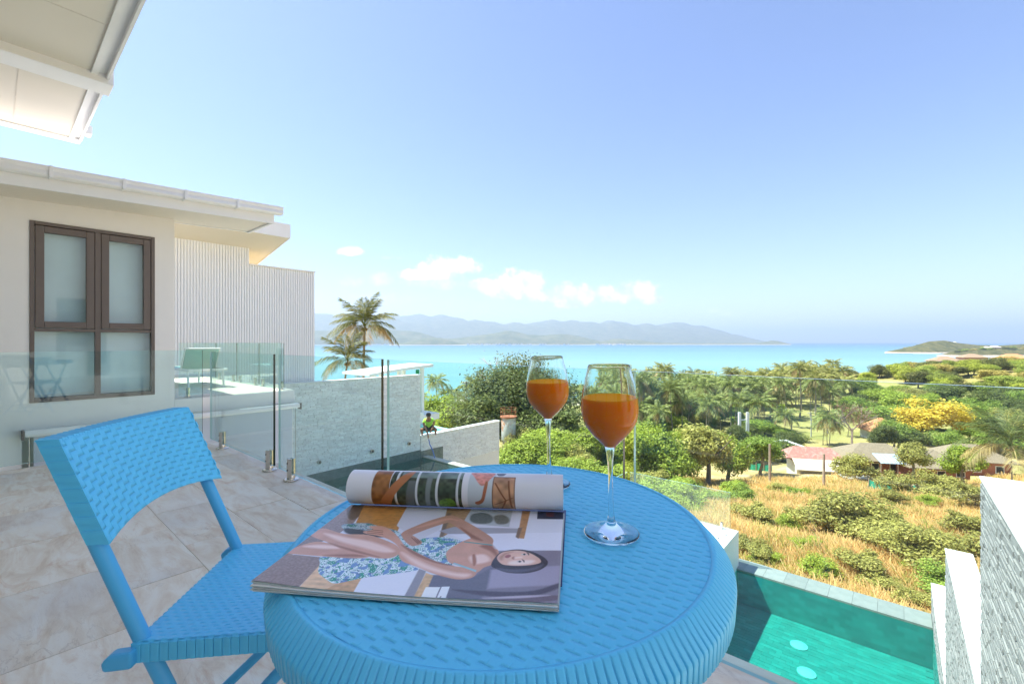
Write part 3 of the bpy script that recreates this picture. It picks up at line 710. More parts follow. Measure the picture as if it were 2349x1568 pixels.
def top_rng(t):
    r = RT - .0035
    return None if abs(t) >= r - .004 else (-math.sqrt(r * r - t * t), math.sqrt(r * r - t * t))
PITCH = .0077; NR = int(2 * RT / PITCH)
vv, ff = weave_rows(top_fn, top_rng, NR, PITCH, .040, .00030, dash=.40, depth=.0032, slot=.0013, off=-RT, tick=.0007, tickpos=.20, ticklen=.6)
part('table_top', np_mesh('table_top', vv, ff, M['plastic']), M['plastic'], tb)
part('top_plate', MB().lathe([(RT + .004, -.012), (RT - .001, -.0012)], 128), M['plastic'], tb)
# raised lip and ribbed, sloping rim
NS = 212 * 10; prof = [(RT - .0062, -.0020), (RT - .0062, .0006), (RT - .002, .0013), (RT + .0015, .0004), (RT + .0205, -.0200), (RT + .0225, -.0225), (RT + .0232, -.0262), (RT + .0215, -.053), (RT + .016, -.055), (RT + .012, -.045)]
rv = []; rfc = []
for q in range(NS):
    th = 2 * math.pi * q / NS; fr_ = (q % 10) / 10.0
    g = .0042 if (q % 10) == 0 else (.0008 if (q % 10) in (1, 9) else 0.0)
    st = .00025 * (1 - fr_)
    for i, (r, z) in enumerate(prof):
        k = 0 if i < 3 else (.25 if i == 3 else 1.0 if i < 8 else .3)
        rr = r - (g + st) * k; zz_ = z - (g * .8) * (k if i < 6 else 0)
        rv.append((rr * math.cos(th), rr * math.sin(th), zz_))
n_ = len(prof)
for q in range(NS):
    for i in range(n_ - 1):
        a = q * n_ + i; b = ((q + 1) % NS) * n_ + i; rfc.append((a, b, b + 1, a + 1))
part('rim', np_mesh('rim', rv, rfc, M['plastic']), M['plastic'], tb)
# folding legs: two crossing tube frames
def leg_at(x0, y0, x1, y1): return MB().tube([(x0, y0, -.03), (x1, y1, -.692)], .013, 12)
for s in (-1, 1):
    part('leg', leg_at(-.17, .16 * s, .21, .16 * s), M['plastic_dark'], tb, 40)
    part('leg', leg_at(.17, .185 * s, -.21, .185 * s), M['plastic_dark'], tb, 40)
for (x, w_) in ((-.17, .16), (.17, .185), (.19, .16), (-.19, .185)):
    z = -.035 if abs(x) < .18 else -.66
    part('cross_bar', MB().tube([(x, -w_, z), (x, w_, z)], .010, 10), M['plastic_dark'], tb, 40)

# ================================================================ CHAIR
CH = Vector((-.70, 1.0, 0)); ROTC = math.radians(7.4)     # seat faces +X, towards the table
ch = thing('bistro_chair', 'sky blue folding bistro chair with woven pattern back and seat', 'chair', CH, ROTC)
# local axes: x forward (towards the table), y along the width (0.39), z up
HW = .195
def back_fn(s, t, h):          # s along width from near (-) to far (+), t up from the bottom
    yy = s; u_ = s / HW
    zz_ = .617 + t; arch = .024 * (1 - u_ * u_); k = t / .188
    z = zz_ + arch * (1 - k)
    lean = -.155 * (z - .44) / .36
    bow = -.016 * (1 - u_ * u_)
    return (.018 + lean + bow + .016 + h, yy, z)
vv, ff = weave_rows(back_fn, lambda t: (-HW + .002, HW - .002), 15, .188 / 15, .031, .00055, dash=.58, depth=.0034, slot=.0009, flip=True, tick=.0010, tickpos=.02)
# faces towards +x: flip so normals face the sitter
bk = part('backrest', np_mesh('backrest', vv, ff[:, ::-1], M['plastic']), M['plastic'], ch)
bm2 = MB(); nS, nT = 24, 14
def backshell(s, t, d): p = back_fn(s, t, 0); return (p[0] - d, p[1], p[2])
i0 = 0
for d in (.0035, .036):
    for i in range(nS + 1):
        for j in range(2): bm2.v.append(backshell(-HW + 2 * HW * i / nS, .188 * j, d))
W2 = 2 * (nS + 1)
for i in range(nS):
    a = i * 2
    bm2.f += [(a, a + 1, a + 3, a + 2), (W2 + a, W2 + a + 2, W2 + a + 3, W2 + a + 1), (a, a + 2, W2 + a + 2, W2 + a), (a + 1, W2 + a + 1, W2 + a + 3, a + 3)]
bm2.f += [(0, W2, W2 + 1, 1), (nS * 2, nS * 2 + 1, W2 + nS * 2 + 1, W2 + nS * 2)]; bm2.m = [0] * len(bm2.f)
part('back_shell', bm2, M['plastic'], ch)
# overlapping end bands of the weave (stepped) and the top binding
for s_ in (-1, 1):
    eb = MB()
    for j in range(15):
        t0, t1 = .188 * j / 15, .188 * (j + 1) / 15; pr = .0032 if j % 2 else .0012
        y0 = s_ * (HW - .001); y1 = s_ * (HW + pr)
        p = [back_fn(y0, t0, .0015 if j % 2 else 0), back_fn(y0, t1, .0015 if j % 2 else 0)]
        for (q0, q1) in ((.0, -.017), (-.017, -.037)):
            ins = 0; ins0 = 0
            A_ = [(p[0][0] + q0, y1 + ins0, p[0][2]), (p[1][0] + q0, y1 + ins0, p[1][2]), (p[1][0] + q1, y1 + ins, p[1][2]), (p[0][0] + q1, y1 + ins, p[0][2])]
            B_ = [(x, y0, z) for (x, y, z) in A_]
            i = len(eb.v); eb.v += A_ + B_; eb.f += [(i, i + 1, i + 2, i + 3), (i + 7, i + 6, i + 5, i + 4)] + [(i + k, i + 4 + k, i + 4 + (k + 1) % 4, i + (k + 1) % 4) for k in range(4)]; eb.m += [0] * 6
    part('end_binding', eb, M['plastic'], ch, kind='stuff')
tbm = MB()
for k in range(52):
    y0 = -HW + 2 * HW * k / 52; y1 = y0 + 2 * HW / 52 - .0009
    p0, p1 = back_fn(y0, .188, 0), back_fn(y1, .188, 0); up = .0022 if k % 2 else .0012
    i = len(tbm.v)
    for (p, y) in ((p0, y0), (p1, y1)):
        sk = .004
        tbm.v += [(p[0] + .0015, y, p[2] - .002), (p[0] - .0005, y, p[2] + up), (p[0] - .034, y - sk, p[2] + up), (p[0] - .037, y - sk, p[2] - .002)]
    for q in range(3): tbm.f.append((i + q, i + q + 1, i + q + 5, i + q + 4)); tbm.m.append(0)
    tbm.f += [(i, i + 3, i + 2, i + 1), (i + 4, i + 5, i + 6, i + 7)]; tbm.m += [0, 0]
part('top_binding', tbm, M['plastic'], ch, kind='stuff')
# seat
SX0, SX1, SZ = -.005, .335, .44
def seat_w(x): return .195 - .012 * ((x - SX0) / (SX1 - SX0)) ** 2
def seat_fn(s, t, h):          # s along x, t across
    u_ = (s - SX0) / (SX1 - SX0); dip = -.012 * math.sin(math.pi * min(1, max(0, u_))) * (1 - (t / .2) ** 2)
    return (s, t, SZ + dip + h)
def seat_rng(t):
    e = max(0, abs(t) - .15) / .045; c_ = .055 * (1 - math.sqrt(max(0, 1 - min(1, e) ** 2)))
    return (SX0 + .004, SX1 - c_)
vv, ff = weave_rows(seat_fn, seat_rng, 32, .39 / 32, .020, .0003, dash=.48, depth=.002, slot=.0017, off=-.195)
part('seat', np_mesh('seat', vv, ff, M['plastic']), M['plastic'], ch)
sb_ = MB(); outl = [(SX0, -.197)]
for k in range(13): an = -math.pi / 2 + math.pi / 2 * k / 12; outl.append((SX1 - .052 + .055 * math.cos(an), -.150 + .047 * math.sin(an)))
for k in range(13): an = math.pi / 2 * k / 12; outl.append((SX1 - .052 + .055 * math.cos(an), .150 + .047 * math.sin(an)))
outl.append((SX0, .197))
def arcs(outl, n):             # resample an outline into even pieces
    P = [Vector(p) for p in outl] + [Vector(outl[0])]; L = [0]
    for a, b in zip(P, P[1:]): L.append(L[-1] + (b - a).length)
    res = []
    for k in range(n):
        d = L[-1] * k / n
        for i in range(len(P) - 1):
            if L[i] <= d <= L[i + 1]: res.append(P[i].lerp(P[i + 1], (d - L[i]) / max(1e-9, L[i + 1] - L[i]))); break
    return res
rs_ = arcs(outl, 190); cN = len(rs_); cen = Vector((.16, 0))
for k in range(cN):            # ribbed skirt of the seat, one shingle per strand end
    a_, b_ = rs_[k], rs_[(k + 1) % cN]; d_ = (b_ - a_).normalized(); nrm = Vector((d_.y, -d_.x)); pr = .0028 if k % 2 else .0012
    def zof(p):
        return SZ - .010 * math.sin(math.pi * min(1, max(0, (p.x - SX0) / (SX1 - SX0)))) * max(0, 1 - (p.y / .2) ** 2) * (1 if abs(p.y) < .19 else 0)
    i = len(sb_.v); b2 = a_.lerp(b_, .93)
    for p in (a_, b2):
        o_ = p + nrm * pr; z = SZ
        sb_.v += [(p.x - nrm.x * .006, p.y - nrm.y * .006, z - .001), (o_.x, o_.y, z - .003), (o_.x, o_.y, z - .036), (p.x - nrm.x * .004, p.y - nrm.y * .004, z - .040)]
    for q in range(3): sb_.f.append((i + q, i + q + 1, i + q + 5, i + q + 4)); sb_.m.append(0)
    sb_.f += [(i, i + 3, i + 2, i + 1), (i + 4, i + 5, i + 6, i + 7)]; sb_.m += [0, 0]
part('seat_skirt', sb_, M['plastic'], ch, kind='stuff')
i = MB(); i.prism([(p.x * .985 + .002, p.y * .985) for p in rs_], SZ - .036, SZ - .019, axis='z'); part('seat_base', i, M['plastic'], ch)
# frame: the back posts run down through the seat to the front feet, the second pair slopes the other way
for s_ in (-1, 1):
    y = s_ * .181
    part('back_post', MB().tube([(-.080, y, .632), (.0, y, .44), (.125, y, .16), (.20, y, .012)], .0135, 14), M['plastic_dark'], ch, 50)
    part('rear_leg', MB().tube([(.30, s_ * .165, .415), (.10, s_ * .165, .20), (-.10, s_ * .165, .012)], .0115, 12), M['plastic_dark'], ch, 50)
    part('side_peg', MB().prism([(-.030, -.020), (-.034, -.004), (-.020, .010), (.016, .012), (.016, -.018)], y + s_ * .010, y + s_ * .034, axis='y'), M['plastic_dark'], ch, loc=(-.012, 0, .420), bevel=.005)
    part('foot_cap', MB().lathe([(.016, 0), (.016, .03)], 14), M['rubber'], ch, loc=(.203, y, 0))
for (x, z) in ((.165, .08), (-.06, .055)): part('stretcher', MB().tube([(x, -.18, z), (x, .18, z)], .009, 10), M['plastic_dark'], ch, 50)
part('seat_rail', MB().tube([(.0, -.186, .425), (.0, .186, .425)], .009, 10), M['plastic_dark'], ch, 50)

# ================================================================ MAGAZINE
# open magazine: page block flat on the table, the turned pages rolled over at the far edge
def solve_local(X, Y):         # world x,y -> table axes
    return Vector((X - TC.x, Y - TC.y))
FL, FR, BR, BL = Vector((-.303, .523)), Vector((.0481, .473)), Vector((.0777, .7016)), Vector((-.2725, .7505))
mo = solve_local(*((FR + FL) * .5)); ex = (FR - FL).normalized(); mang = math.atan2(ex.y, ex.x)
PW = (FR - FL).length; PH = .236
mg = thing('magazine', 'open glossy magazine with rolled back pages, woman in green dress printed on page', 'magazine', tpt(mo.x, mo.y, .002), rot=(TBR @ Euler((0, 0, mang)).to_matrix()).to_euler())
# local axes: x along the front edge (width PW), y away from the viewer, z up
TH = .0085
def rect_poly(cv, poly, col, soft=1.0):
    """paint a soft-edged polygon into a canvas cv (h,w,3) in 0..1 page units"""
    h, w_, _ = cv.shape; yy, xx = np.mgrid[0:h, 0:w_]; px, py = (xx + .5) / w_, (yy + .5) / h
    p = np.array(poly, float); inside = np.zeros((h, w_), bool); dist = np.full((h, w_), 9.0); asp = w_ / h
    for (x0, y0), (x1, y1) in zip(p, np.roll(p, -1, 0)):
        c_ = ((y0 > py) != (y1 > py)) & (px < (x1 - x0) * (py - y0) / (y1 - y0 + 1e-12) + x0); inside ^= c_
        dx, dy = (x1 - x0) * asp, (y1 - y0); L2 = dx * dx + dy * dy + 1e-12
        t = np.clip((((px - x0) * asp) * dx + (py - y0) * dy) / L2, 0, 1)
        dist = np.minimum(dist, np.hypot((px - x0) * asp - t * dx, py - y0 - t * dy))
    sd = np.where(inside, dist, -dist) * h; a = np.clip(sd / soft + .5, 0, 1)[..., None]
    col = col if isinstance(col, np.ndarray) and col.ndim == 3 else np.array(col, float)
    cv[:] = cv * (1 - a) + col * a
def smooth_poly(pts, n=6):     # Catmull-Rom closed curve
    P = [np.array(p, float) for p in pts]; N = len(P); out = []
    for i in range(N):
        p0, p1, p2, p3 = P[i - 1], P[i], P[(i + 1) % N], P[(i + 2) % N]
        for k in range(n):
            t = k / n
            out.append(.5 * ((2 * p1) + (-p0 + p2) * t + (2 * p0 - 5 * p1 + 4 * p2 - p3) * t * t + (-p0 + 3 * p1 - 3 * p2 + p3) * t ** 3))
    return out
def vnoise(h, w_, s, seed):
    r = np.random.default_rng(seed); g = r.random((int(h / s) + 3, int(w_ / s) + 3)); yy, xx = np.mgrid[0:h, 0:w_] / float(s)
    y0, x0 = yy.astype(int), xx.astype(int); fy, fx = yy - y0, xx - x0; fy = fy * fy * (3 - 2 * fy); fx = fx * fx * (3 - 2 * fx)
    return (g[y0, x0] * (1 - fx) + g[y0, x0 + 1] * fx) * (1 - fy) + (g[y0 + 1, x0] * (1 - fx) + g[y0 + 1, x0 + 1] * fx) * fy
def srgb(c): c = np.asarray(c, float) / 255.0; return np.where(c <= .04045, c / 12.92, ((c + .055) / 1.055) ** 2.4)
def homography(src, dst):
    A = []
    for (x, y), (u, v) in zip(src, dst):
        A.append([x, y, 1, 0, 0, 0, -u * x, -u * y, -u]); A.append([0, 0, 0, x, y, 1, -v * x, -v * y, -v])
    return np.linalg.svd(np.array(A, float))[2][-1].reshape(3, 3)
def page_canvas(h, w_):
    """the printed photograph; shapes are given in a slanted drawing grid and squared up onto the page"""
    cv = np.zeros((h, w_, 3)); S = srgb; cv[:] = S((214, 216, 228))
    Hm = homography([(735, 90), (2183, 150), (2150, 742), (90, 605)], [(0, 0), (1, 0), (1, 1), (0, 1)])
    def U(pts):
        q = np.c_[np.array(pts, float), np.ones(len(pts))] @ Hm.T; return q[:, :2] / q[:, 2:]
    def P(pts, c, soft=1.4): rect_poly(cv, U(pts), c, soft)
    def C(pts, c, soft=1.4, n=5): rect_poly(cv, np.array(smooth_poly(U(pts), n)), c, soft)
    N = lambda s, k, lo=.85, hi=1.15: (lo + (hi - lo) * vnoise(h, w_, s, k))[..., None]
    stone = S((146, 126, 118)) * N(2.5, 5, .8, 1.2)
    P([(600, 60), (850, 70), (760, 210), (640, 300), (350, 430), (600, 440), (520, 520), (380, 660), (0, 640)], stone)
    C([(720, 60), (820, 80), (800, 160), (740, 195), (705, 150)], S((104, 84, 66)) * N(3, 7), 3)
    grain = (.78 + .44 * vnoise(h, 4, 3, 6)[:, :1].repeat(w_, 1) * .4 + .3 * vnoise(h, w_, 6, 16))[..., None]
    P([(835, 60), (1140, 80), (1105, 170), (1040, 300), (770, 215)], S((184, 130, 66)) * grain)
    P([(545, 485), (640, 598), (835, 555), (765, 680), (395, 650)], S((222, 186, 146)) * grain)
    P([(700, 580), (850, 555), (775, 680), (560, 660)], S((206, 164, 118)) * grain, 2)
    P([(835, 555), (1215, 505), (1110, 710), (765, 680)], S((226, 230, 243)))
    P([(1130, 80), (1400, 100), (1340, 260), (1190, 330), (1050, 230)], S((206, 206, 214)))
    P([(1395, 100), (1570, 110), (1540, 205), (1390, 290), (1340, 320)], S((168, 136, 102)) * N(4, 11)); P([(1390, 150), (1420, 150), (1370, 300), (1345, 300)], S((120, 104, 92)), 3)
    P([(1565, 110), (1840, 120), (1815, 245), (1500, 215)], S((178, 186, 192))); C([(1560, 160), (1640, 150), (1700, 175), (1690, 215), (1600, 220), (1550, 200)], S((100, 108, 106)) * N(3, 12), 4); C([(1710, 175), (1770, 165), (1815, 190), (1800, 222), (1730, 222)], S((112, 116, 108)) * N(3, 13), 4)
    P([(1340, 265), (1440, 240), (1880, 255), (1875, 285), (1420, 290)], S((164, 164, 174)), 2)
    P([(1400, 285), (2180, 285), (2175, 405), (1740, 400), (1550, 330)], S((222, 224, 238)), 2)
    P([(1905, 120), (1962, 120), (1918, 322), (1872, 318)], S((176, 130, 86)) * N(5, 14)); P([(1878, 250), (1905, 250), (1880, 322), (1860, 310)], S((120, 96, 82)), 2)
    P([(2008, 120), (2190, 120), (2182, 198), (2003, 194)], S((54, 58, 78)), 1); P([(2065, 150), (2120, 150), (2115, 180), (2065, 178)], S((96, 52, 56)), 1.5)
    P([(1720, 398), (2185, 402), (2165, 800), (1240, 760), (1300, 545), (1600, 540)], S((132, 126, 140)) * N(30, 9, .9, 1.1), 3)
    P([(1300, 545), (1560, 575), (1720, 500), (1660, 680), (1560, 770), (1230, 720)], S((110, 110, 124)), 4)
    P([(1700, 520), (2170, 500), (2160, 625), (1680, 640)], S((164, 158, 178)), 5)
    P([(1215, 505), (1262, 520), (1180, 712), (1108, 705)], S((150, 148, 156)), 2); P([(1262, 530), (1312, 548), (1240, 718), (1172, 712)], S((212, 176, 130)) * N(4, 15), 1.5)
    P([(1265, 620), (1362, 622), (1322, 714), (1225, 706)], S((236, 241, 250)), 1); P([(1372, 620), (1426, 620), (1395, 712), (1335, 706)], S((232, 238, 248)), 1); P([(1366, 680), (1372, 680), (1356, 706), (1350, 704)], S((96, 98, 110)), .8)
    C([(1440, 640), (1600, 650), (1850, 665), (2010, 655), (2165, 610), (2165, 640), (2000, 690), (1700, 690)], S((84, 78, 92)), 4); C([(1660, 715), (1900, 705), (2160, 690), (2160, 720), (1900, 735)], S((110, 96, 106)), 4); C([(1650, 700), (1900, 690), (2100, 690), (1900, 705)], S((186, 178, 192)), 3)
    # patterned dress cloth: scrolls of green and blue on white
    n1, n2, n3 = vnoise(h, w_, 7, 21), vnoise(h, w_, 11, 22), vnoise(h, w_, 3.0, 23); pais = np.ones((h, w_, 3)) * S((222, 236, 244))
    mk = lambda m, c: np.where(m[..., None], c, pais)
    band = np.abs(((n1 * 2.4 + n2 * 1.7) % .5) - .25)
    pais = mk(band < .07, S((58, 160, 150))); pais = mk((n2 > .62) & (band > .1), S((42, 150, 122))); pais = mk((n1 > .70), S((110, 150, 198))); pais = mk(n3 > .80, S((92, 124, 160)))
    skin, skin_s, skin_l = S((206, 156, 132)), S((158, 104, 78)), S((240, 208, 196)); tone = N(14, 41, .93, 1.07)
    C([(678, 228), (760, 216), (860, 215), (910, 228), (1045, 262), (1090, 300), (1000, 300), (880, 292), (760, 278), (690, 255)], pais * .62, 1)
    C([(700, 250), (840, 262), (1000, 300), (900, 305), (720, 285)], S((60, 66, 70)), 4)
    C([(555, 435), (760, 440), (960, 440), (1045, 434), (1080, 405), (1110, 445), (1160, 485), (1205, 512), (1010, 540), (850, 562), (720, 590), (640, 600), (575, 565), (536, 532), (542, 480)], pais, 1)
    C([(330, 400), (500, 343), (640, 356), (760, 372), (872, 400), (882, 414), (862, 434), (760, 441), (560, 433), (330, 424)], skin * .97 * tone); C([(420, 375), (560, 360), (700, 375), (560, 385)], skin_l, 7); C([(560, 425), (760, 432), (860, 425), (760, 415)], skin_s, 5)
    C([(470, 300), (545, 252), (690, 285), (860, 290), (1000, 332), (1062, 362), (1084, 398), (1065, 418), (1020, 436), (950, 440), (860, 427), (720, 396), (590, 345)], skin * tone)
    C([(560, 285), (720, 310), (860, 330), (980, 365), (1040, 395), (960, 400), (820, 370), (660, 330)], skin_l, 8); C([(590, 345), (720, 388), (860, 420), (950, 434), (860, 408), (720, 374)], skin_s, 5)
    C([(1040, 262), (1095, 290), (1170, 335), (1235, 312), (1385, 306), (1515, 338), (1480, 360), (1430, 395), (1420, 440), (1440, 478), (1390, 500), (1280, 470), (1190, 430), (1130, 400), (1080, 345)], pais * N(16, 42, .82, 1.05), 1)
    C([(1510, 330), (1570, 312), (1650, 305), (1705, 328), (1708, 380), (1745, 395), (1748, 462), (1700, 488), (1650, 505), (1605, 535), (1550, 512), (1460, 482), (1418, 468), (1398, 440), (1395, 402), (1425, 374), (1465, 350)], skin * 1.04 * tone)
    C([(1620, 365), (1700, 360), (1740, 410), (1740, 440), (1690, 400)], skin_s, 6); C([(1560, 430), (1650, 420), (1690, 460), (1600, 480), (1560, 460)], skin_l, 7); C([(1570, 425), (1590, 420), (1600, 470), (1580, 490)], skin_s * 1.2, 3)
    C([(1090, 275), (1200, 224), (1300, 190), (1400, 166), (1455, 174), (1550, 220), (1650, 278), (1705, 318), (1702, 350), (1640, 345), (1565, 322), (1545, 298), (1480, 255), (1412, 214), (1380, 216), (1280, 246), (1180, 282), (1130, 302)], skin * .80 * tone)
    C([(1180, 245), (1300, 205), (1400, 182), (1470, 200), (1400, 195), (1290, 225)], skin * 1.02, 4); C([(1480, 240), (1560, 285), (1640, 330), (1560, 310)], skin_s * .85, 4)
    C([(1085, 280), (1150, 288), (1205, 318), (1228, 336), (1212, 352), (1160, 360), (1118, 336), (1092, 304)], skin * .82)
    for k in range(3): P([(1150 + 20 * k, 305 + 6 * k), (1158 + 20 * k, 305 + 6 * k), (1205 + 8 * k, 345 - 3 * k), (1198 + 8 * k, 348 - 3 * k)], skin_s * .7, .9)
    C([(862, 236), (950, 233), (1010, 258), (1062, 300), (1112, 358), (1185, 398), (1290, 446), (1400, 482), (1500, 497), (1570, 508), (1604, 532), (1582, 562), (1520, 576), (1440, 570), (1300, 532), (1200, 492), (1102, 458), (1072, 415), (1072, 372), (1016, 326), (930, 297), (842, 282), (826, 268), (890, 256)], skin * 1.02 * tone)
    C([(1090, 400), (1180, 440), (1300, 490), (1440, 530), (1560, 545), (1500, 562), (1300, 520), (1180, 475)], skin_l, 8); C([(1085, 350), (1180, 395), (1320, 455), (1450, 490), (1320, 468), (1170, 412)], skin_s, 4)
    for k in range(3): P([(850, 252 + 11 * k), (960, 262 + 11 * k), (960, 266 + 11 * k), (850, 256 + 11 * k)], skin_s * .8, .9)
    P([(1510, 338), (1515, 333), (1706, 357), (1704, 364)], S((80, 150, 150)), .9); P([(1440, 474), (1450, 468), (1604, 520), (1598, 532)], S((150, 190, 200)), .9)
    C([(1700, 492), (1725, 440), (1770, 405), (1870, 391), (1960, 403), (2040, 436), (2080, 470), (2072, 500), (2020, 530), (1930, 547), (1820, 542), (1745, 518)], S((58, 50, 56)) * N(6, 44, .8, 1.2))
    C([(1740, 510), (1850, 520), (1960, 515), (2050, 490), (2010, 522), (1900, 540), (1800, 535)], S((92, 90, 102)), 5)
    C([(1738, 445), (1765, 413), (1815, 401), (1885, 399), (1955, 415), (2012, 444), (2034, 466), (2026, 482), (1975, 493), (1900, 498), (1820, 494), (1768, 482)], S((226, 184, 164)) * tone)
    C([(1830, 468), (1900, 462), (1990, 465), (1960, 486), (1880, 492), (1820, 486)], S((246, 220, 210)), 6); C([(1750, 440), (1790, 412), (1850, 404), (1800, 425), (1770, 460)], S((190, 142, 120)), 6)
    C([(1790, 436), (1808, 424), (1828, 426), (1830, 436), (1812, 446), (1796, 444)], S((178, 108, 104)), 1.2); P([(1800, 436), (1828, 432), (1828, 434), (1800, 438)], S((130, 74, 74)), .8)
    for (x, y) in ((1922, 424), (1892, 470)):
        C([(x - 22, y + 1), (x - 4, y - 7), (x + 18, y - 2), (x + 4, y + 7)], S((214, 196, 192)), 1); C([(x - 9, y), (x, y - 6), (x + 9, y), (x, y + 6)], S((44, 34, 36)), 1); C([(x + 12, y - 15), (x + 32, y - 6), (x + 30, y + 8), (x + 22, y - 2)], S((108, 82, 76)), 1.2)
    C([(1838, 444), (1852, 436), (1862, 444), (1852, 456), (1840, 453)], S((186, 132, 114)), 1.5); C([(1858, 442), (1905, 438), (1905, 446), (1862, 450)], S((244, 214, 202)), 3)
    cv = cv + (vnoise(h, w_, 1.6, 51)[..., None] - .5) * .03
    return np.clip(cv * 1.10 + .012, 0, 1)
def strip_canvas(h, w_):       # print on the outside of the rolled pages; y = 0 top of the roll, 1 bottom
    cv = np.zeros((h, w_, 3)); S = srgb; cv[:] = S((226, 226, 232)); P = lambda pts, c, soft=1.0: rect_poly(cv, pts, c, soft)
    wood = S((150, 98, 52)) * (.6 + .8 * vnoise(h, w_, 6, 31))[..., None]
    P([(.128, .04), (.21, .04), (.21, .97), (.120, .97)], wood)
    gl = S((58, 70, 54)) * (.3 + 1.4 * vnoise(h, w_, 5, 32))[..., None]; gl2 = S((120, 140, 132)) * (.4 + .9 * vnoise(h, w_, 9, 33))[..., None]
    P([(.215, .06), (.55, .06), (.55, 1.0), (.205, 1.0)], gl); P([(.26, .06), (.55, .06), (.55, .24), (.26, .24)], gl2)
    P([(.30, .3), (.34, .3), (.32, .9), (.28, .9)], S((96, 104, 104)), 2); P([(.385, .2), (.41, .2), (.40, .8), (.38, .8)], S((120, 130, 130)), 2)
    P(smooth_poly([(.45, .65), (.50, .6), (.52, .75), (.47, .9), (.44, .8)]), S((88, 128, 40)) * (.5 + vnoise(h, w_, 3, 36))[..., None], 2)
    for x in (.238, .335, .43, .525): P([(x, .05), (x + .011, .05), (x + .008, 1.0), (x - .003, 1.0)], S((206, 212, 216)), .8)
    P(smooth_poly([(.175, .95), (.165, .72), (.20, .50), (.28, .12), (.315, .06), (.30, .25), (.24, .55), (.20, .85)]), S((176, 112, 70)), 1)
    P([(.58, .10), (.70, .10), (.70, .98), (.575, .98)], S((196, 204, 210)), 1)
    P(smooth_poly([(.585, .04), (.69, .04), (.675, .24), (.64, .36), (.60, .18)]), S((224, 150, 136)) * (.75 + .5 * vnoise(h, w_, 3, 34))[..., None], 1)
    P(smooth_poly([(.655, .30), (.668, .32), (.652, .62), (.622, .72), (.61, .66), (.64, .58)]), S((170, 104, 72)), 1); P(smooth_poly([(.70, .05), (.74, .04), (.735, .13), (.71, .14)]), S((110, 112, 124)), 1)
    mar = S((188, 142, 108)) * (.6 + .8 * vnoise(h, w_, 8, 35))[..., None]
    P([(.69, .17), (.79, .17), (.79, .97), (.684, .97)], S((120, 84, 60)), .8); P([(.694, .19), (.786, .19), (.786, .95), (.689, .95)], mar, .8)
    for k, (x0, y0, x1, y1) in enumerate(((.70, .3, .75, .6), (.75, .6, .72, .9), (.76, .25, .775, .8), (.70, .7, .78, .55))):
        d = np.array((x1 - x0, y1 - y0)); nn = np.array((-d[1], d[0])) / np.hypot(*d) * .004
        P([np.array((x0, y0)) - nn, np.array((x1, y1)) - nn, np.array((x1, y1)) + nn, np.array((x0, y0)) + nn], S((126, 76, 48)), 1)
    return np.clip(cv, 0, 1)
def print_mat(name):
    m, t, out = new_mat(name); p = t.n.new('ShaderNodeBsdfPrincipled'); t.l.new(p.outputs[0], out.inputs[0])
    at = t.n.new('ShaderNodeAttribute'); at.attribute_name = 'print'; t.l.new(at.outputs['Color'], p.inputs['Base Color'])
    p.inputs['Roughness'].default_value = .28; p.inputs['Specular IOR Level'].default_value = .45; return m
M['print'] = print_mat('glossy_printed_page')
def printed_sheet(name, fn, canvas, parent):
    h, w_, _ = canvas.shape; uu, vv_ = np.meshgrid(np.linspace(0, 1, w_ + 1), np.linspace(0, 1, h + 1))
    pts = np.array([fn(u, v) for u, v in zip(uu.ravel(), vv_.ravel())]); idx = np.arange((h + 1) * (w_ + 1)).reshape(h + 1, w_ + 1)
    f = np.stack([idx[1:, :-1], idx[1:, 1:], idx[:-1, 1:], idx[:-1, :-1]], -1).reshape(-1, 4)
    me = np_mesh(name, pts, f, M['print'], smooth=True)
    at = me.color_attributes.new('print', 'FLOAT_COLOR', 'CORNER')
    col = np.ones((h * w_, 4, 4), np.float32); col[:, :, :3] = canvas.reshape(-1, 1, 3); at.data.foreach_set('color', col.ravel())
    return part(name, me, None, parent)
def page_z(u, v): return TH + .004 * math.exp(-((u - .0) / .12) ** 2) * v + .0012 * math.sin(u * 7 + 1) * v
def page_fn(u, v): return (-PW / 2 + PW * u, PH * (1 - v), page_z(u, v))
printed_sheet('printed_page', page_fn, page_canvas(300, 430), mg)
# page block below: a stack of leaves with slightly uneven edges
M['leaf_edge'] = pbr('page_edges', (.50, .56, .55), .7, .1, 40)
for k in range(9):
    z1_ = -.0005 + TH * (k + 1) / 9.3; z0_ = -.0005 + TH * k / 9.3; ox = .0016 * math.sin(k * 2.1); oy = .0013 * math.cos(k * 1.7)
    m = MB(); N = 20
    for q in range(N + 1):
        u = q / N; lift = .004 * math.exp(-(u / .12) ** 2) + .0012 * math.sin(u * 7 + 1); lift *= (k + 1) / 9.3
        x = -PW / 2 + PW * u + ox * (1 if q in (0, N) else 0)
        m.v += [(x, oy, z0_ + lift * .85), (x, oy, z1_ + lift * .95 - .00012), (x, PH, z1_ - .00012), (x, PH, z0_)]
    for q in range(N):
        a = q * 4
        m.f += [(a, a + 4, a + 5, a + 1), (a + 1, a + 5, a + 6, a + 2), (a + 3, a + 2, a + 6, a + 7)]
    m.f += [(0, 1, 2, 3), (N * 4, N * 4 + 3, N * 4 + 2, N * 4 + 1)]; m.m = [0] * len(m.f)
    part('page_leaves', m, M['leaf_edge'] if k % 3 else M['paper'], mg)
M['navy'] = pbr('navy_cover', (.03, .04, .16), .35)
part('cover', MB().box(-PW / 2 + .004, PW / 2 + .003, .05, PH + .03, -.0016, -.0006), M['navy'], mg)
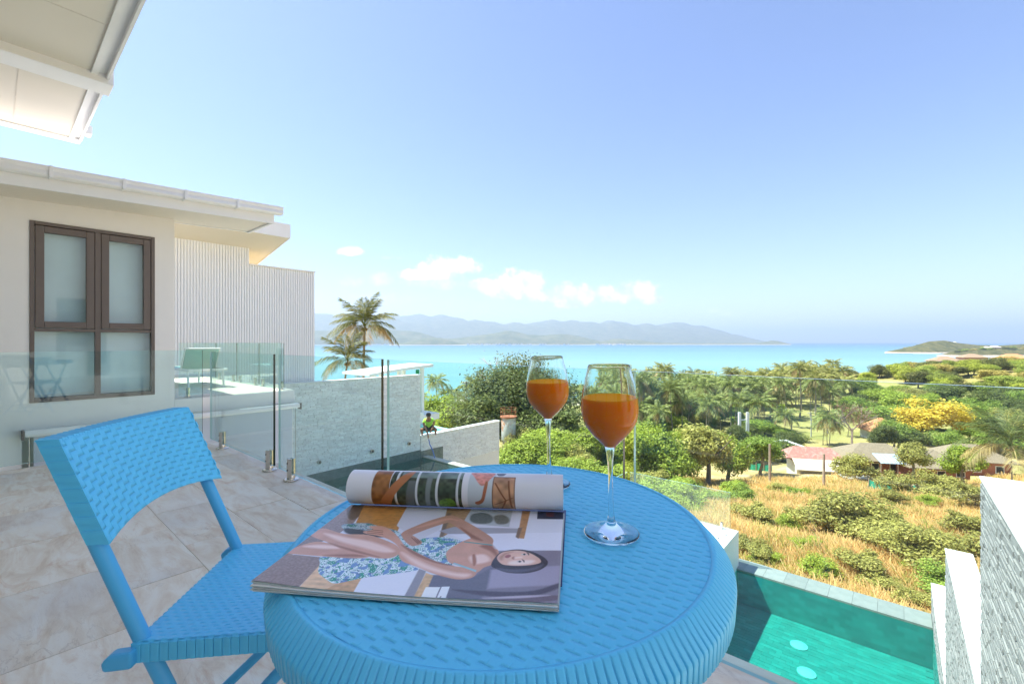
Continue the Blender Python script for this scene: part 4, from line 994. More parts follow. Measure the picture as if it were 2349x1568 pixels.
# rolled pages: from the spine at the far edge, up and over towards the viewer
RR = .0275
def roll_fn(u, v, rad=RR, over=0.0):
    an = math.radians(100 - 205 * v)           # 0 at the crown, then down the front to tuck under
    yc = PH + .008; zc = TH + RR + .0008
    return (-PW / 2 + .001 + (PW - .001) * u, yc + rad * math.cos(math.radians(80) + math.radians(185) * v), zc + rad * math.sin(math.radians(80) + math.radians(185) * v))
printed_sheet('rolled_page', roll_fn, strip_canvas(90, 320), mg)
inner = MB(); N = 60
for q in range(N + 1):
    an = math.radians(80 - 250 * q / N); rad = RR - .0009 - .006 * max(0, q / N - .35); yc = PH + .008; zc = TH + RR + .0008
    for u in (0, 1): inner.v.append((-PW / 2 + .0015 + (PW - .0025) * u, yc + rad * math.cos(an), zc + rad * math.sin(an)))
for q in range(N): inner.f.append((q * 2, q * 2 + 1, q * 2 + 3, q * 2 + 2)); inner.m.append(0)
part('rolled_leaf', inner, M['paper'], mg, smooth=180)
inner2 = MB()
for q in range(N + 1):
    an = math.radians(265 - 330 * q / N); rad = RR - .0012 - .008 * (q / N); yc = PH + .008; zc = TH + RR + .0008
    for u in (0, 1): inner2.v.append((-PW / 2 + .002 + (PW - .0035) * u, yc + rad * math.cos(an), zc + rad * math.sin(an)))
for q in range(N): inner2.f.append((q * 2, q * 2 + 1, q * 2 + 3, q * 2 + 2)); inner2.m.append(0)
part('rolled_leaf', inner2, M['paper'], mg, smooth=180)

# ================================================================ WINE GLASSES WITH JUICE
def glass_profiles():
    outer = [(.0, .0005), (.033, .0005), (.0382, .0012), (.0392, .0023), (.0382, .0033), (.028, .0052), (.016, .0092), (.0085, .0150), (.0056, .0210), (.0042, .030), (.0034, .046), (.0032, .066), (.0034, .090), (.0048, .1117), (.0074, .1259)]
    bowl = [(.0105, .1303), (.0184, .138), (.0252, .1448), (.0300, .1511), (.0346, .1580), (.0377, .1650), (.0397, .1735), (.0403, .1818), (.0399, .191), (.0388, .2004), (.0368, .2120), (.0343, .2240), (.0318, .2340), (.0296, .2430)]
    inner = [(r - .0011, z) for (r, z) in bowl[::-1]]; inner[0] = (bowl[-1][0] - .0008, .2434)
    inner += [(.0085, .1302), (.0045, .1285), (.0, .1280)]
    return outer + bowl + inner
def lathe_closed(prof, seg=72):
    m = MB(); idx = []
    for (r, z) in prof:
        if r < 1e-6: idx.append([len(m.v)]); m.v.append((0, 0, z))
        else:
            idx.append([len(m.v) + q for q in range(seg)])
            for q in range(seg): t = 2 * math.pi * q / seg; m.v.append((r * math.cos(t), r * math.sin(t), z))
    for A_, B_ in zip(idx, idx[1:]):
        for q in range(seg):
            q2 = (q + 1) % seg
            if len(A_) == 1 and len(B_) == 1: continue
            if len(A_) == 1: m.f.append((A_[0], B_[q2], B_[q]))
            elif len(B_) == 1: m.f.append((A_[q], A_[q2], B_[0]))
            else: m.f.append((A_[q], A_[q2], B_[q2], B_[q]))
            m.m.append(0)
    return m
def refine(prof, n=3):
    P = [np.array(p) for p in prof]; out = [tuple(P[0])]
    for i in range(len(P) - 1):
        p0, p1, p2, p3 = P[max(i - 1, 0)], P[i], P[i + 1], P[min(i + 2, len(P) - 1)]
        for k in range(1, n + 1):
            t = k / n; q = .5 * ((2 * p1) + (-p0 + p2) * t + (2 * p0 - 5 * p1 + 4 * p2 - p3) * t * t + (-p0 + 3 * p1 - 3 * p2 + p3) * t ** 3)
            out.append((max(0, float(q[0])), float(q[1])))
    out[-1] = tuple(P[-1]); return out
gp_ = glass_profiles(); GM = lathe_closed(refine(gp_, 3)).mesh('wine_glass', M['crystal'], 180)
def juice_mesh(level):
    inn = [(r - .0006, z) for (r, z) in [(.0105, .1303), (.0184, .138), (.0252, .1448), (.0300, .1511), (.0346, .1580), (.0377, .1650), (.0397, .1735), (.0403, .1818), (.0399, .191), (.0388, .2004), (.0368, .2120)]]
    pr = [(.0, .1274), (.0046, .1278)] + [p for p in inn if p[1] < level - .001]
    for (r0, z0), (r1, z1) in zip(inn, inn[1:]):
        if z0 < level <= z1: k = (level - z0) / (z1 - z0); rl = r0 + (r1 - r0) * k
    pr = refine(pr + [(rl, level)], 2) + [(rl - .0008, level - .0004), (rl - .003, level - .0007), (.0, level - .0007)]
    return lathe_closed(pr).mesh('orange_juice', M['juice'], 60)
for (X, Y, lv, lab, jl) in ((.1438, .6494, .1985, 'wine glass of orange juice nearest the viewer, right of the magazine', 'orange juice in the nearer wine glass'),
                            (.0715, .8559, .1978, 'wine glass of orange juice standing farther back behind the rolled pages', 'orange juice in the farther wine glass')):
    p = tpt(X - TC.x, Y - TC.y, .0012); rot = TROT
    g = link('wine_glass', GM, None, p, rot=rot); tag(g, lab, 'wine glass', 'wine glasses on the table')
    j = link('orange_juice', juice_mesh(lv), None, p, rot=rot); tag(j, jl, 'juice', 'juice in the wine glasses')
# ================================================================ GROUND AND SEA
SEA = -29.2
DY = [-400, -60, -20, -8, 0, 13, 20, 40, 72, 105, 140, 200, 228, 300, 420]
DD = [-60, -6, 3.5, 6.6, 7.4, 8.4, 10.0, 14.6, 21.4, 24.6, 26.2, 28.6, 30.3, 33, 38]
def sstep(a, b, x): t = np.clip((x - a) / (b - a), 0, 1); return t * t * (3 - 2 * t)
def ground(X, Y):
    X = np.asarray(X, float); Y = np.asarray(Y, float)
    d = np.interp(Y, DY, DD)
    z = EYE - d
    z = z + 4.5 * np.exp(-((X + 8) / 16) ** 2 - ((Y - 48) / 24) ** 2)
    z = z + 12 * sstep(70, 230, X) * sstep(140, 240, Y) * (1 - sstep(300, 430, Y + .1 * X))
    z = z + sstep(120, 400, X) * 14 * (1 - sstep(150, 330, Y))
    z = z + .35 * np.sin(X * .21 + 1) * np.sin(Y * .17) + .25 * np.sin(X * .53 + Y * .31)
    return z
def gz(X, Y): return float(ground(X, Y))
xs = np.concatenate([np.linspace(-900, -160, 20), np.linspace(-150, -32, 40), np.linspace(-30, 60, 130), np.linspace(61.5, 240, 100), np.linspace(250, 900, 26)])
ys = np.concatenate([np.linspace(-300, -20, 16), np.linspace(-16, 60, 110), np.linspace(61.5, 240, 100), np.linspace(244, 440, 40)])
GX, GY = np.meshgrid(xs, ys); GZ = ground(GX, GY)
# keep the soil below the terraces and pools of the villas
a_ = GX * UX + GY * UY; b_ = GX * NX + GY * NY
inside = (a_ > -30) & (a_ < 2.5) & (b_ < 12.4) & (b_ > -12); GZ = np.where(inside, np.minimum(GZ, -7.2), GZ)
gv = np.stack([GX, GY, GZ], -1).reshape(-1, 3); nx_, ny_ = len(xs), len(ys); idx = np.arange(nx_ * ny_).reshape(ny_, nx_)
gf = np.stack([idx[:-1, :-1], idx[:-1, 1:], idx[1:, 1:], idx[1:, :-1]], -1).reshape(-1, 4)
def ground_mat():
    m, t, out = new_mat('dry_grass_ground'); p = t.n.new('ShaderNodeBsdfPrincipled'); t.l.new(p.outputs[0], out.inputs[0])
    v = t.n.new('ShaderNodeTexCoord').outputs['Object']
    c = t.ramp(t.noise(v, .35, 8, .65), [(.3, (.46, .31, .12)), (.5, (.58, .40, .18)), (.62, (.64, .48, .26)), (.75, (.36, .30, .10))])
    c = t.mix(t.mrange(t.noise(v, .06, 6, .6), .46, .58, 0, .7), c, (.24, .24, .06, 1))
    sp = t.n.new('ShaderNodeSeparateXYZ'); t.l.new(v, sp.inputs[0])
    c = t.mix(t.mrange(sp.outputs[1], 85, 125, 0, .8), c, t.ramp(t.noise(v, .12, 6, .6), [(.35, (.15, .18, .04)), (.6, (.36, .33, .12))]))
    c = t.mix(t.mrange(sp.outputs[2], -28.6, -28.2, 1, 0), c, (.62, .52, .38, 1))
    t.l.new(c, p.inputs['Base Color']); p.inputs['Roughness'].default_value = 1; p.inputs['Specular IOR Level'].default_value = .1
    t.l.new(t.bump(t.noise(v, 2.5, 8, .7), .8, .25), p.inputs['Normal']); return m
g_ = part('ground', np_mesh('ground', gv, gf, ground_mat(), smooth=True), None, None); g_['kind'] = 'structure'
def sea_mat():
    m, t, out = new_mat('turquoise_sea'); p = t.n.new('ShaderNodeBsdfPrincipled'); t.l.new(p.outputs[0], out.inputs[0])
    v = t.n.new('ShaderNodeTexCoord').outputs['Object']; sp = t.n.new('ShaderNodeSeparateXYZ'); t.l.new(v, sp.inputs[0])
    ln = t.math('LOGARITHM', t.math('MAXIMUM', sp.outputs[1], 100.0), 10.0)
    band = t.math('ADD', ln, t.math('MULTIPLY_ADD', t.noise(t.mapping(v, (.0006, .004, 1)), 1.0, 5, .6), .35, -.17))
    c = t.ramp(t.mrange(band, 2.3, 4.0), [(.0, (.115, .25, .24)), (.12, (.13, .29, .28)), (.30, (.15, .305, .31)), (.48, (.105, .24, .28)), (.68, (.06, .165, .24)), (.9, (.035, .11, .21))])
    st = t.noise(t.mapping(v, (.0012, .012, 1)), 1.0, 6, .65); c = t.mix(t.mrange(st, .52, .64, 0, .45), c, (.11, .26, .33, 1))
    t.l.new(c, p.inputs['Base Color']); p.inputs['Roughness'].default_value = .35; p.inputs['IOR'].default_value = 1.33; p.inputs['Specular IOR Level'].default_value = .35
    t.l.new(t.bump(t.noise(t.mapping(v, (.25, .6, 1)), 1.0, 5, .6), .25, .4), p.inputs['Normal']); return m
SX = 24000
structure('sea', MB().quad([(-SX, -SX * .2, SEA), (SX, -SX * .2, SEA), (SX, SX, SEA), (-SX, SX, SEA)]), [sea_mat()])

# ================================================================ VEGETATION
def leaf_mat(name, col, var=.35, hue=None, transl=.35, rough=.55, objr=.15):
    m, t, out = new_mat(name); g = t.n.new('ShaderNodeNewGeometry').outputs['Random Per Island']; o = t.n.new('ShaderNodeObjectInfo').outputs['Random']
    a = tuple(c * (1 - var) for c in col); b = tuple(min(1, c * (1 + var)) for c in col); hue = hue or b
    c = t.ramp(g, [(0, a), (.45, col), (.8, b), (1, hue)])
    f = t.mrange(o, 0, 1, 1 - objr, 1 + objr); cm = t.n.new('ShaderNodeCombineColor')
    for i in range(3): t.l.new(f, cm.inputs[i])
    c = t.mix(1.0, c, cm.outputs[0], 'MULTIPLY')
    d = t.n.new('ShaderNodeBsdfPrincipled'); t.l.new(c, d.inputs['Base Color']); d.inputs['Roughness'].default_value = rough; d.inputs['Specular IOR Level'].default_value = .3
    tl = t.n.new('ShaderNodeBsdfTranslucent'); t.l.new(c, tl.inputs[0])
    mx = t.n.new('ShaderNodeMixShader'); mx.inputs[0].default_value = transl; t.l.new(d.outputs[0], mx.inputs[1]); t.l.new(tl.outputs[0], mx.inputs[2])
    t.l.new(mx.outputs[0], out.inputs[0]); return m
LM = {'palm_near': leaf_mat('near_palm_fronds', (.13, .155, .038), .4, (.34, .29, .10), .3),
      'dark': leaf_mat('dark_leaves', (.125, .150, .034), .45, (.30, .29, .08)), 'mid': leaf_mat('green_leaves', (.24, .32, .05), .4, (.46, .48, .09)),
      'light': leaf_mat('light_leaves', (.33, .40, .045), .35, (.54, .55, .09)), 'olive': leaf_mat('olive_leaves', (.36, .33, .08), .42, (.60, .50, .15)),
      'yellow': leaf_mat('yellow_blossom', (.62, .46, .05), .25, (.74, .60, .13)), 'rust': leaf_mat('rust_leaves', (.30, .15, .09), .4, (.30, .17, .10)),
      'palm': leaf_mat('palm_fronds', (.22, .25, .06), .4, (.48, .43, .16), .3), 'palm_dry': leaf_mat('dry_palm_fronds', (.40, .29, .11), .35, (.55, .42, .2), .3),
      'grass': leaf_mat('dry_grass', (.84, .56, .22), .2, (.92, .74, .38), .5, .8), 'grass_green': leaf_mat('green_grass', (.38, .37, .08), .35, (.5, .46, .14), .5, .8)}
M['bark'] = pbr('grey_bark', (.20, .16, .12), .9, .3, 6, .4, 20)
M['palm_bark'] = pbr('palm_bark', (.30, .25, .19), .9, .25, 5, .3, 8)
def leaf_quads(P, N, size, r, aspect=.55):
    """one bent leaf (two triangles) per point P, roughly facing N"""
    n = len(P); R = r.normal(size=(n, 3)); T = np.cross(N, R); T /= np.linalg.norm(T, axis=1, keepdims=True) + 1e-9
    B = np.cross(N, T); s = size * r.uniform(.6, 1.3, (n, 1))
    v0 = P - T * s; v1 = P + B * s * aspect - N * s * .12; v2 = P + T * s; v3 = P - B * s * aspect - N * s * .12
    V_ = np.stack([v0, v1, v2, v3], 1).reshape(-1, 3); F_ = np.arange(4 * n).reshape(n, 4); return V_, F_
def crown_mesh(name, mat, W, H, D, nl, size, seed, lobes=16, flat=.0, hollow=.25, base=.35, loose=False):
    """foliage spread through lobes that fill an uneven crown W x D x H standing on z = 0"""
    r = np.random.default_rng(seed); C = []; 
    for k in range(lobes):
        an = r.uniform(0, 2 * np.pi); el = r.uniform(-.75, 1.05); rad = r.uniform(.25, .78) if not loose else r.uniform(.2, 1.0)
        c = np.array([np.cos(an) * np.cos(el) * rad * W / 2, np.sin(an) * np.cos(el) * rad * D / 2, H * (.46 + .46 * np.sin(el) * rad)])
        C.append((c, (r.uniform(.07, .24) if loose else r.uniform(.12, .31)) * min(W, D * 1.2, H * 1.6)))
    C.append((np.array([0, 0, H * (.42 if loose else .5)]), (.22 if loose else .30) * min(W, H * 1.3)))
    tot = sum(c[1] ** 2 for c in C); PP, NN = [], []
    for (c, rad) in C:
        n = int(nl * rad ** 2 / tot); d = r.normal(size=(n, 3)); d /= np.linalg.norm(d, axis=1, keepdims=True)
        rr = rad * (hollow + (1 - hollow) * r.uniform(0, 1, (n, 1)) ** .4)
        # sprays: bunch the leaves
        q = np.sin(d * 7 + seed + c.sum()).sum(1, keepdims=True) * .12 + 1
        p = c + d * rr * q * np.array([1, 1, .8]); PP.append(p); nn = d * .8 + np.array([0, 0, .55]) + r.normal(size=(n, 3)) * .45; NN.append(nn / np.linalg.norm(nn, axis=1, keepdims=True))
    P = np.concatenate(PP); N = np.concatenate(NN); out_ = r.uniform(0, 1, len(P)) < .07; P[out_] += (P[out_] - np.array([0, 0, H * .45])) * r.uniform(.03, .18, (int(out_.sum()), 1)); keep = P[:, 2] > H * .04; P, N = P[keep], N[keep]
    V_, F_ = leaf_quads(P, N, size, r); return np_mesh(name, V_, F_, mat)
def trunk_mesh(name, h, r0, seed, limbs=4, mat=None):
    r = random.Random(seed); m = MB(); pts = [Vector((0, 0, -.6))]; x = y = 0
    for k in range(1, 5): x += r.uniform(-.05, .05) * h; y += r.uniform(-.05, .05) * h; pts.append(Vector((x, y, h * k / 4)))
    m.tube(pts, [r0 * 1.25, r0, r0 * .85, r0 * .7, r0 * .5], 8)
    for k in range(limbs):
        an = 2 * math.pi * k / limbs + r.uniform(-.4, .4); p = pts[3]; l = h * r.uniform(.5, .8)
        m.tube([p, p + Vector((math.cos(an) * l * .4, math.sin(an) * l * .4, l * .35)), p + Vector((math.cos(an) * l * .8, math.sin(an) * l * .8, l * .9))], [r0 * .5, r0 * .35, r0 * .12], 6)
    return m.mesh(name, mat or M['bark'], 60)
CROWN = {}
def crown(kind, shape, v):
    key = (kind, shape, v)
    if key not in CROWN:
        sd = 100 + v * 7 + {'round': 0, 'wide': 31, 'bush': 57, 'tall': 83, 'big': 91}[shape]
        nl, size, lob = {'round': (14000, .0215, 18), 'wide': (9000, .022, 30), 'bush': (7000, .027, 22), 'tall': (10000, .025, 15), 'big': (52000, .0115, 36)}[shape]
        # unit crown: 1 x 1 x 1, scaled per tree
        CROWN[key] = crown_mesh('crown', LM[kind], 1, 1, 1, nl, size, sd, lob, loose=shape in ('bush', 'wide'))
    return CROWN[key]
TRUNK = [trunk_mesh('trunk', 1.0, .045, 40 + k) for k in range(4)]
tree_n = [0]
def tree(x, y, w, h, kind, label, shape='round', group=None, name='tree', cat='tree', trunk_h=.16, d=None, dz=0.0, v=None):
    k = tree_n[0]; tree_n[0] += 1; v = (k % 3) if v is None else v; z = gz(x, y) + dz
    t = thing(name, label, cat, (x, y, z), random.uniform(0, 6.28) if d is None else 0, group)
    kw_ = .98 if shape == 'bush' else 1.0
    c = link('crown', crown(kind, shape, v), t, (0, 0, h * trunk_h * .55 - (.12 * h if shape == 'bush' else 0))); c.scale = (w * kw_, (d or w) * kw_, h * (1 - trunk_h * .55) * (1.1 if shape == 'bush' else 1))
    if shape != 'bush':
        q = link('trunk', TRUNK[k % 4], t); q.scale = (h * .7, h * .7, h * max(.5, trunk_h * 1.25))
    else:
        q = link('stem', TRUNK[k % 4], t); q.scale = (h * .35, h * .35, h * .4)
    return t
def px(x, Y): return (x - 1174) / 1030 * Y
# ---- palms
def frond_mesh(name, L, mat, seed, pairs=26, droop=1.0, w=.13):
    r = np.random.default_rng(seed); Vv, Ff = [], []
    def axis(t): return np.array([L * (t - .10 * t * t * droop), 0, L * (.42 * t - .78 * droop * t ** 2.1)])
    def add(q): i = len(Vv); Vv.extend(q); Ff.append((i, i + 1, i + 2, i + 3))
    n = 8
    for k in range(n):
        a, b = axis(k / n), axis((k + 1) / n); wd = .022 * L * (1 - k / n) * .5 + .004
        add([a + [0, -wd, 0], b + [0, -wd, 0], b + [0, wd, 0], a + [0, wd, 0]])
    for k in range(pairs):
        t = .16 + .84 * (k + .5) / pairs; p = axis(t); tang = axis(min(1, t + .02)) - axis(t - .02); tang /= np.linalg.norm(tang)
        ll = L * .34 * math.sin(math.pi * (.12 + .80 * t)) ** .7 * r.uniform(.8, 1.1); wl = w * L * .16
        for s in (-1, 1):
            dirv = np.array([0, s * .80, -.30 * droop + r.uniform(-.25, .2)]) + tang * .75; dirv /= np.linalg.norm(dirv)
            mid = p + dirv * ll * .55 + np.array([0, 0, .02 * L]); tip = p + dirv * ll + np.array([0, 0, -.20 * ll * (.6 + droop)])
            add([p - tang * wl * .5, mid - tang * wl * .6, tip, mid + tang * wl * .6]); 
    return np.array(Vv), np.array(Ff)
def palm_crown(name, seed, nf=22, pairs=18, L=1.0, mats=('palm', 'palm_dry'), w=.26):
    r = np.random.default_rng(seed); VV, FF, MI = [], [], []; o = 0
    for k in range(nf):
        an = 2.4 * k + r.uniform(-.2, .2); q = k / nf; up = 1.15 - 1.75 * q + r.uniform(-.1, .1); dr = .55 + .6 * q + r.uniform(-.1, .15)
        v, f = frond_mesh('f', L * r.uniform(.82, 1.05), None, seed * 50 + k, pairs, dr, w)
        c, s = math.cos(up * .75), math.sin(up * .75); v = v @ np.array([[c, 0, s], [0, 1, 0], [-s, 0, c]])
        c, s = math.cos(an), math.sin(an); v = v @ np.array([[c, s, 0], [-s, c, 0], [0, 0, 1]])
        VV.append(v); FF.append(f + o); o += len(v); MI += [1 if q > .80 else 0] * len(f)
    return np_mesh(name, np.concatenate(VV), np.concatenate(FF), [LM[mats[0]], LM[mats[1]]], MI)
PCROWN = [palm_crown('crown', 3 + k, 25, 18) for k in range(6)]
def palm_trunk(seed, bend):
    m = MB(); pts = []; rr = []
    for k in range(9): t = k / 8; pts.append((bend * (t * t - t) * 1.0 + bend * t * .6, bend * .3 * math.sin(t * 2), t)); rr.append(.0135 - .005 * t + (.008 if k == 0 else 0))
    m.tube(pts, rr, 8); return m.mesh('trunk', M['palm_bark'], 60), pts[-1]
PTR = [palm_trunk(k, b) for k, b in enumerate((.02, .10, -.08, .16))]
palm_n = [0]
def palm(x, y, h, L, label, group=None, dz=0.0):
    k = palm_n[0]; palm_n[0] += 1; z = gz(x, y) + dz
    t = thing('coconut_palm', label, 'palm tree', (x, y, z), random.uniform(0, 6.28), group)
    tm, tip = PTR[k % 4]; q = link('trunk', tm, t); q.scale = (h, h, h)
    c = link('crown', PCROWN[k % 6], t, (tip[0] * h, tip[1] * h, tip[2] * h)); c.scale = (L, L, L); return t
# near palms have every frond as a part of its own
FM = []
for k in range(5):
    v, f = frond_mesh('frond', 1.0, None, 900 + k, 40, (.5, .7, .9, 1.1, .8)[k], .10); FM.append((np_mesh('frond', v, f, LM['palm_near']), np_mesh('frond', v, f, LM['palm_dry'])))
def near_palm(x, y, ztop, L, nf, label, seed, dryfrom=.72, bend=0):
    r = random.Random(seed); z = gz(x, y); h = ztop - z; tm, tip = PTR[bend]
    t = thing('coconut_palm', label, 'palm tree', (x, y, z), 0)
    q = link('trunk', tm, t); q.scale = (h * .95, h * .95, h)
    for k in range(nf):
        u_ = k / nf; up = 1.45 - 1.95 * u_ + r.uniform(-.15, .15)
        o = link('frond', FM[min(4, int(u_ * 4 + r.random()))][1 if u_ > dryfrom else 0], t, (tip[0] * h * .95, tip[1] * h * .95, h))
        o.rotation_euler = (0, -up * .8, 2.4 * k + r.uniform(-.2, .2)); s_ = L * r.uniform(.85, 1.08); o.scale = (s_, s_, s_)
    nuts = MB()
    for k in range(7): nuts.lathe([(.001, -.14), (.09, -.08), (.12, 0), (.09, .09), (.001, .13)], 8, c=(tip[0] * h * .95 + .22 * math.cos(k * .9), tip[1] * h * .95 + .22 * math.sin(k * .9), h - .28 - .06 * (k % 3)))
    part('coconuts', nuts, pbr('coconut_husk', (.24, .17, .06), .7), t, kind='stuff'); return t
near_palm(px(832, 47), 47, 2.6, 3.7, 30, 'tall coconut palm with drooping golden fronds behind the pavilion', 5, .82)
near_palm(px(780, 44), 44, -.9, 3.2, 22, 'shorter coconut palm in front of the tall palm beside the ribbed wall', 8, .8, 1)
near_palm(px(2318, 44), 44, -9.2, 4.3, 24, 'coconut palm with spreading fronds at the right edge above the long house', 12, .7, 2)
GROVE_TREES = []
# the grove on the shore
GG = 'coconut palms of the shore grove'
rp_ = random.Random(4)
for (x, y, h, lab) in ((1525, 150, 17.5, 'tallest coconut palm of the grove, its crown above the horizon line of glass'), (1834, 160, 17.5, 'tall coconut palm standing clear at the right of the grove'), (1620, 130, 12.5, 'pale coconut palm in the middle of the grove'),
                       (1730, 128, 11.5, 'coconut palm beside the white twin posts'), (1090, 120, 14, 'coconut palm right of the thin pole behind the low wall'), (1040, 110, 11.5, 'short coconut palm left of the thin pole'),
                       (1000, 150, 13, 'coconut palm far behind the pavilion post'), (1800, 140, 13, 'slim coconut palm right of the twin posts'), (1870, 150, 14.0, 'leaning coconut palm at the right end of the grove')):
    palm(px(x, y), y, h, 4.6, lab)
spots = []
while len(spots) < 150:
    y = rp_.uniform(118, 222); x = px(rp_.uniform(1330, 1905) + rp_.uniform(-20, 60), y)
    if all((x - a) ** 2 + (y - b) ** 2 > 12 for a, b in spots):
        kx = x / y
        if kx > .56 and y < 150: continue
        spots.append((x, y))
for (x, y) in spots: palm(x, y, rp_.uniform(6.0, 14.5), rp_.uniform(4.4, 5.6), 'coconut palm of the dense grove along the shore', GG)
for k in range(16):
    y = rp_.uniform(70, 130); x = px(rp_.uniform(722, 1010), y); palm(x, y, rp_.uniform(7, 12), rp_.uniform(3.6, 4.4), 'coconut palm low behind the pavilion roof, left of the bay', 'coconut palms behind the pavilion', dz=-1)
for k in range(44):
    y = rp_.uniform(128, 205); kind_ = rp_.choice(['mid', 'olive', 'mid', 'light'])
    GROVE_TREES.append((rp_.uniform(1400, 1800), y, rp_.uniform(5, 8), rp_.uniform(4, 7), kind_))
for k in range(10):
    y = rp_.uniform(95, 150); x = px(rp_.uniform(1500, 1960), y); palm(x, y, rp_.uniform(5, 8), 3.8, 'small coconut palm at the front of the grove', 'small palms before the grove')

# ---- broadleaved trees
def T(x, Y, w, h, kind, label, shape='round', **kw): return tree(px(x, Y), Y, w, h, kind, label, shape, **kw)
T(1190, 58, 15.5, 15.6, 'dark', 'huge dark spreading tree behind the low wall and water tank', 'big', trunk_h=.15)
T(1120, 50, 8.5, 8.0, 'dark', 'dark tree crown at the left foot of the huge tree', 'round', trunk_h=.15)
T(1255, 50, 9, 8.5, 'dark', 'dark tree at the right foot of the huge tree behind the wine glass', 'round', trunk_h=.15)
T(1310, 64, 8, 10, 'dark', 'dark tree between the two wine glasses', 'round', trunk_h=.2)
LT = 'light green trees beyond the low wall'
for x, Y, w, h, k, lab in ((1000, 62, 8, 10.2, 'light', 'light green tree just right of the pavilion post'), (1040, 56, 7, 7.4, 'light', 'light green tree left of the huge dark tree'), (985, 75, 9, 11, 'mid', 'green tree behind the pavilion post'), (1075, 66, 8, 8.5, 'mid', 'green tree below the thin pole'),
                           (1340, 47, 6.5, 6.6, 'light', 'yellow green tree under the farther wine glass stem'), (1415, 50, 7.5, 7.6, 'light', 'yellow green tree behind the nearer wine glass stem'), (1490, 52, 8, 8.8, 'light', 'broad yellow green tree right of the nearer wine glass'), (1545, 56, 7, 8.0, 'light', 'yellow green tree beside the brown bush'),
                           (1620, 57, 8.5, 9.6, 'olive', 'big olive bush tree before the grove'), (1580, 66, 7, 9, 'mid', 'green tree behind the olive bush tree'), (1665, 62, 7, 8.4, 'light', 'light green tree right of the olive bush tree'),
                           (1275, 44, 6, 5.4, 'light', 'yellow green bush tree left of the farther wine glass stem'), (1215, 40, 6, 4.0, 'light', 'low yellow green tree below the water tank'),
                           (1745, 70, 8.5, 8.0, 'mid', 'spreading green tree with a pale bent trunk before the field'), (1380, 70, 8, 10, 'mid', 'green tree behind the nearer wine glass bowl'), (1460, 78, 9, 11, 'mid', 'dark green tree right behind the nearer wine glass')):
    T(x, Y, w, h, k, lab, 'round', trunk_h=.42 if x == 1745 else .18)
T(1962, 60, 5.4, 4.2, 'olive', 'grey olive bush right of the red roofed shed', 'bush', cat='bush', name='bush')
T(2092, 58, 4.0, 5.6, 'olive', 'thin olive tree in front of the long house', 'tall', trunk_h=.5)
T(2212, 54, 4.6, 5.6, 'light', 'light green tree at the right end of the long house', 'tall', trunk_h=.3)
T(2062, 150, 15, 12, 'light', 'bright green round tree on the right hillside', 'round', trunk_h=.2)
T(2131, 108, 15.5, 12.0, 'yellow', 'yellow flowering tree behind the long house', 'wide', trunk_h=.30)
T(2060, 46, 3.6, 3.2, 'olive', 'small olive bush beside the grey road', 'bush', cat='bush', name='bush')
T(2160, 44, 4.4, 3.2, 'olive', 'pale olive bush at the road bend', 'bush', cat='bush', name='bush')
T(2235, 38, 3.6, 2.4, 'olive', 'dark olive bush left of the white stepped wall', 'bush', cat='bush', name='bush')
for (x, Y, w, h, kind) in GROVE_TREES: T(x, Y, w, h, kind, {'mid': 'green tree among the palm trunks of the grove', 'olive': 'olive tree among the palm trunks of the grove', 'light': 'light green tree among the palm trunks of the grove'}[kind], 'round', group='trees among the grove palms, ' + kind)
# woods on the right hillside and behind the houses
rw_ = random.Random(9); HG = 'trees of the right hillside wood'
n = 0
while n < 132:
    Y = rw_.uniform(118, 330); x = rw_.uniform(1940, 2420)
    if Y < 150 and x < 2000: continue
    if Y > 235 and x < 1985 + (Y - 235) * 1.2: continue
    kind = rw_.choice(['dark', 'mid', 'mid', 'olive', 'light', 'dark']); T(x, Y, rw_.uniform(8, 14), rw_.uniform(6, 10), kind, {'dark': 'dark green tree in the wood on the right hillside', 'mid': 'mid green tree in the wood on the right hillside', 'olive': 'olive brown tree in the wood on the right hillside', 'light': 'light green tree in the wood on the right hillside'}[kind], 'round', group=HG + ', ' + kind); n += 1
for k in range(26):
    Y = rw_.uniform(82, 118); x = rw_.uniform(1990, 2400)
    if 1900 < x < 2230 and Y < 98: continue
    kind = rw_.choice(['dark', 'mid', 'mid']); T(x, Y, rw_.uniform(6, 9), rw_.uniform(5, 8), kind, {'dark': 'dark tree behind the long house roofs', 'mid': 'green tree behind the long house roofs'}[kind], 'round', group='trees behind the long house, ' + kind)
for k in range(40):
    Y = rw_.uniform(84, 128); x = rw_.uniform(1300, 1830); kind = rw_.choice(['mid', 'olive', 'mid', 'dark'])
    T(x, Y, rw_.uniform(5, 8), rw_.uniform(3.2, 6), kind, {'dark': 'dark low tree in front of the palm grove', 'mid': 'green low tree in front of the palm grove', 'olive': 'olive low tree in front of the palm grove'}[kind], 'round', group='low trees before the palm grove, ' + kind)
for k in range(22):
    Y = rw_.uniform(60, 140); x = rw_.uniform(700, 1080); kind = rw_.choice(['mid', 'dark', 'light'])
    T(x, Y, rw_.uniform(6, 10), rw_.uniform(5, 9), kind, {'dark': 'dark tree low beyond the pavilion', 'mid': 'green tree low beyond the pavilion', 'light': 'light green tree low beyond the pavilion'}[kind], 'round', group='trees beyond the pavilion, ' + kind, dz=-1)
for k in range(16):
    Y = rw_.uniform(30, 46); x = rw_.uniform(1150, 1560); kind = rw_.choice(['light', 'olive', 'light'])
    T(x, Y, rw_.uniform(3.0, 4.6), rw_.uniform(2.2, 3.4), kind, {'light': 'yellow green bush on the slope behind the table', 'olive': 'olive bush on the slope behind the table'}[kind], 'bush', group='bushes on the slope behind the table, ' + kind, name='bush', cat='bush')
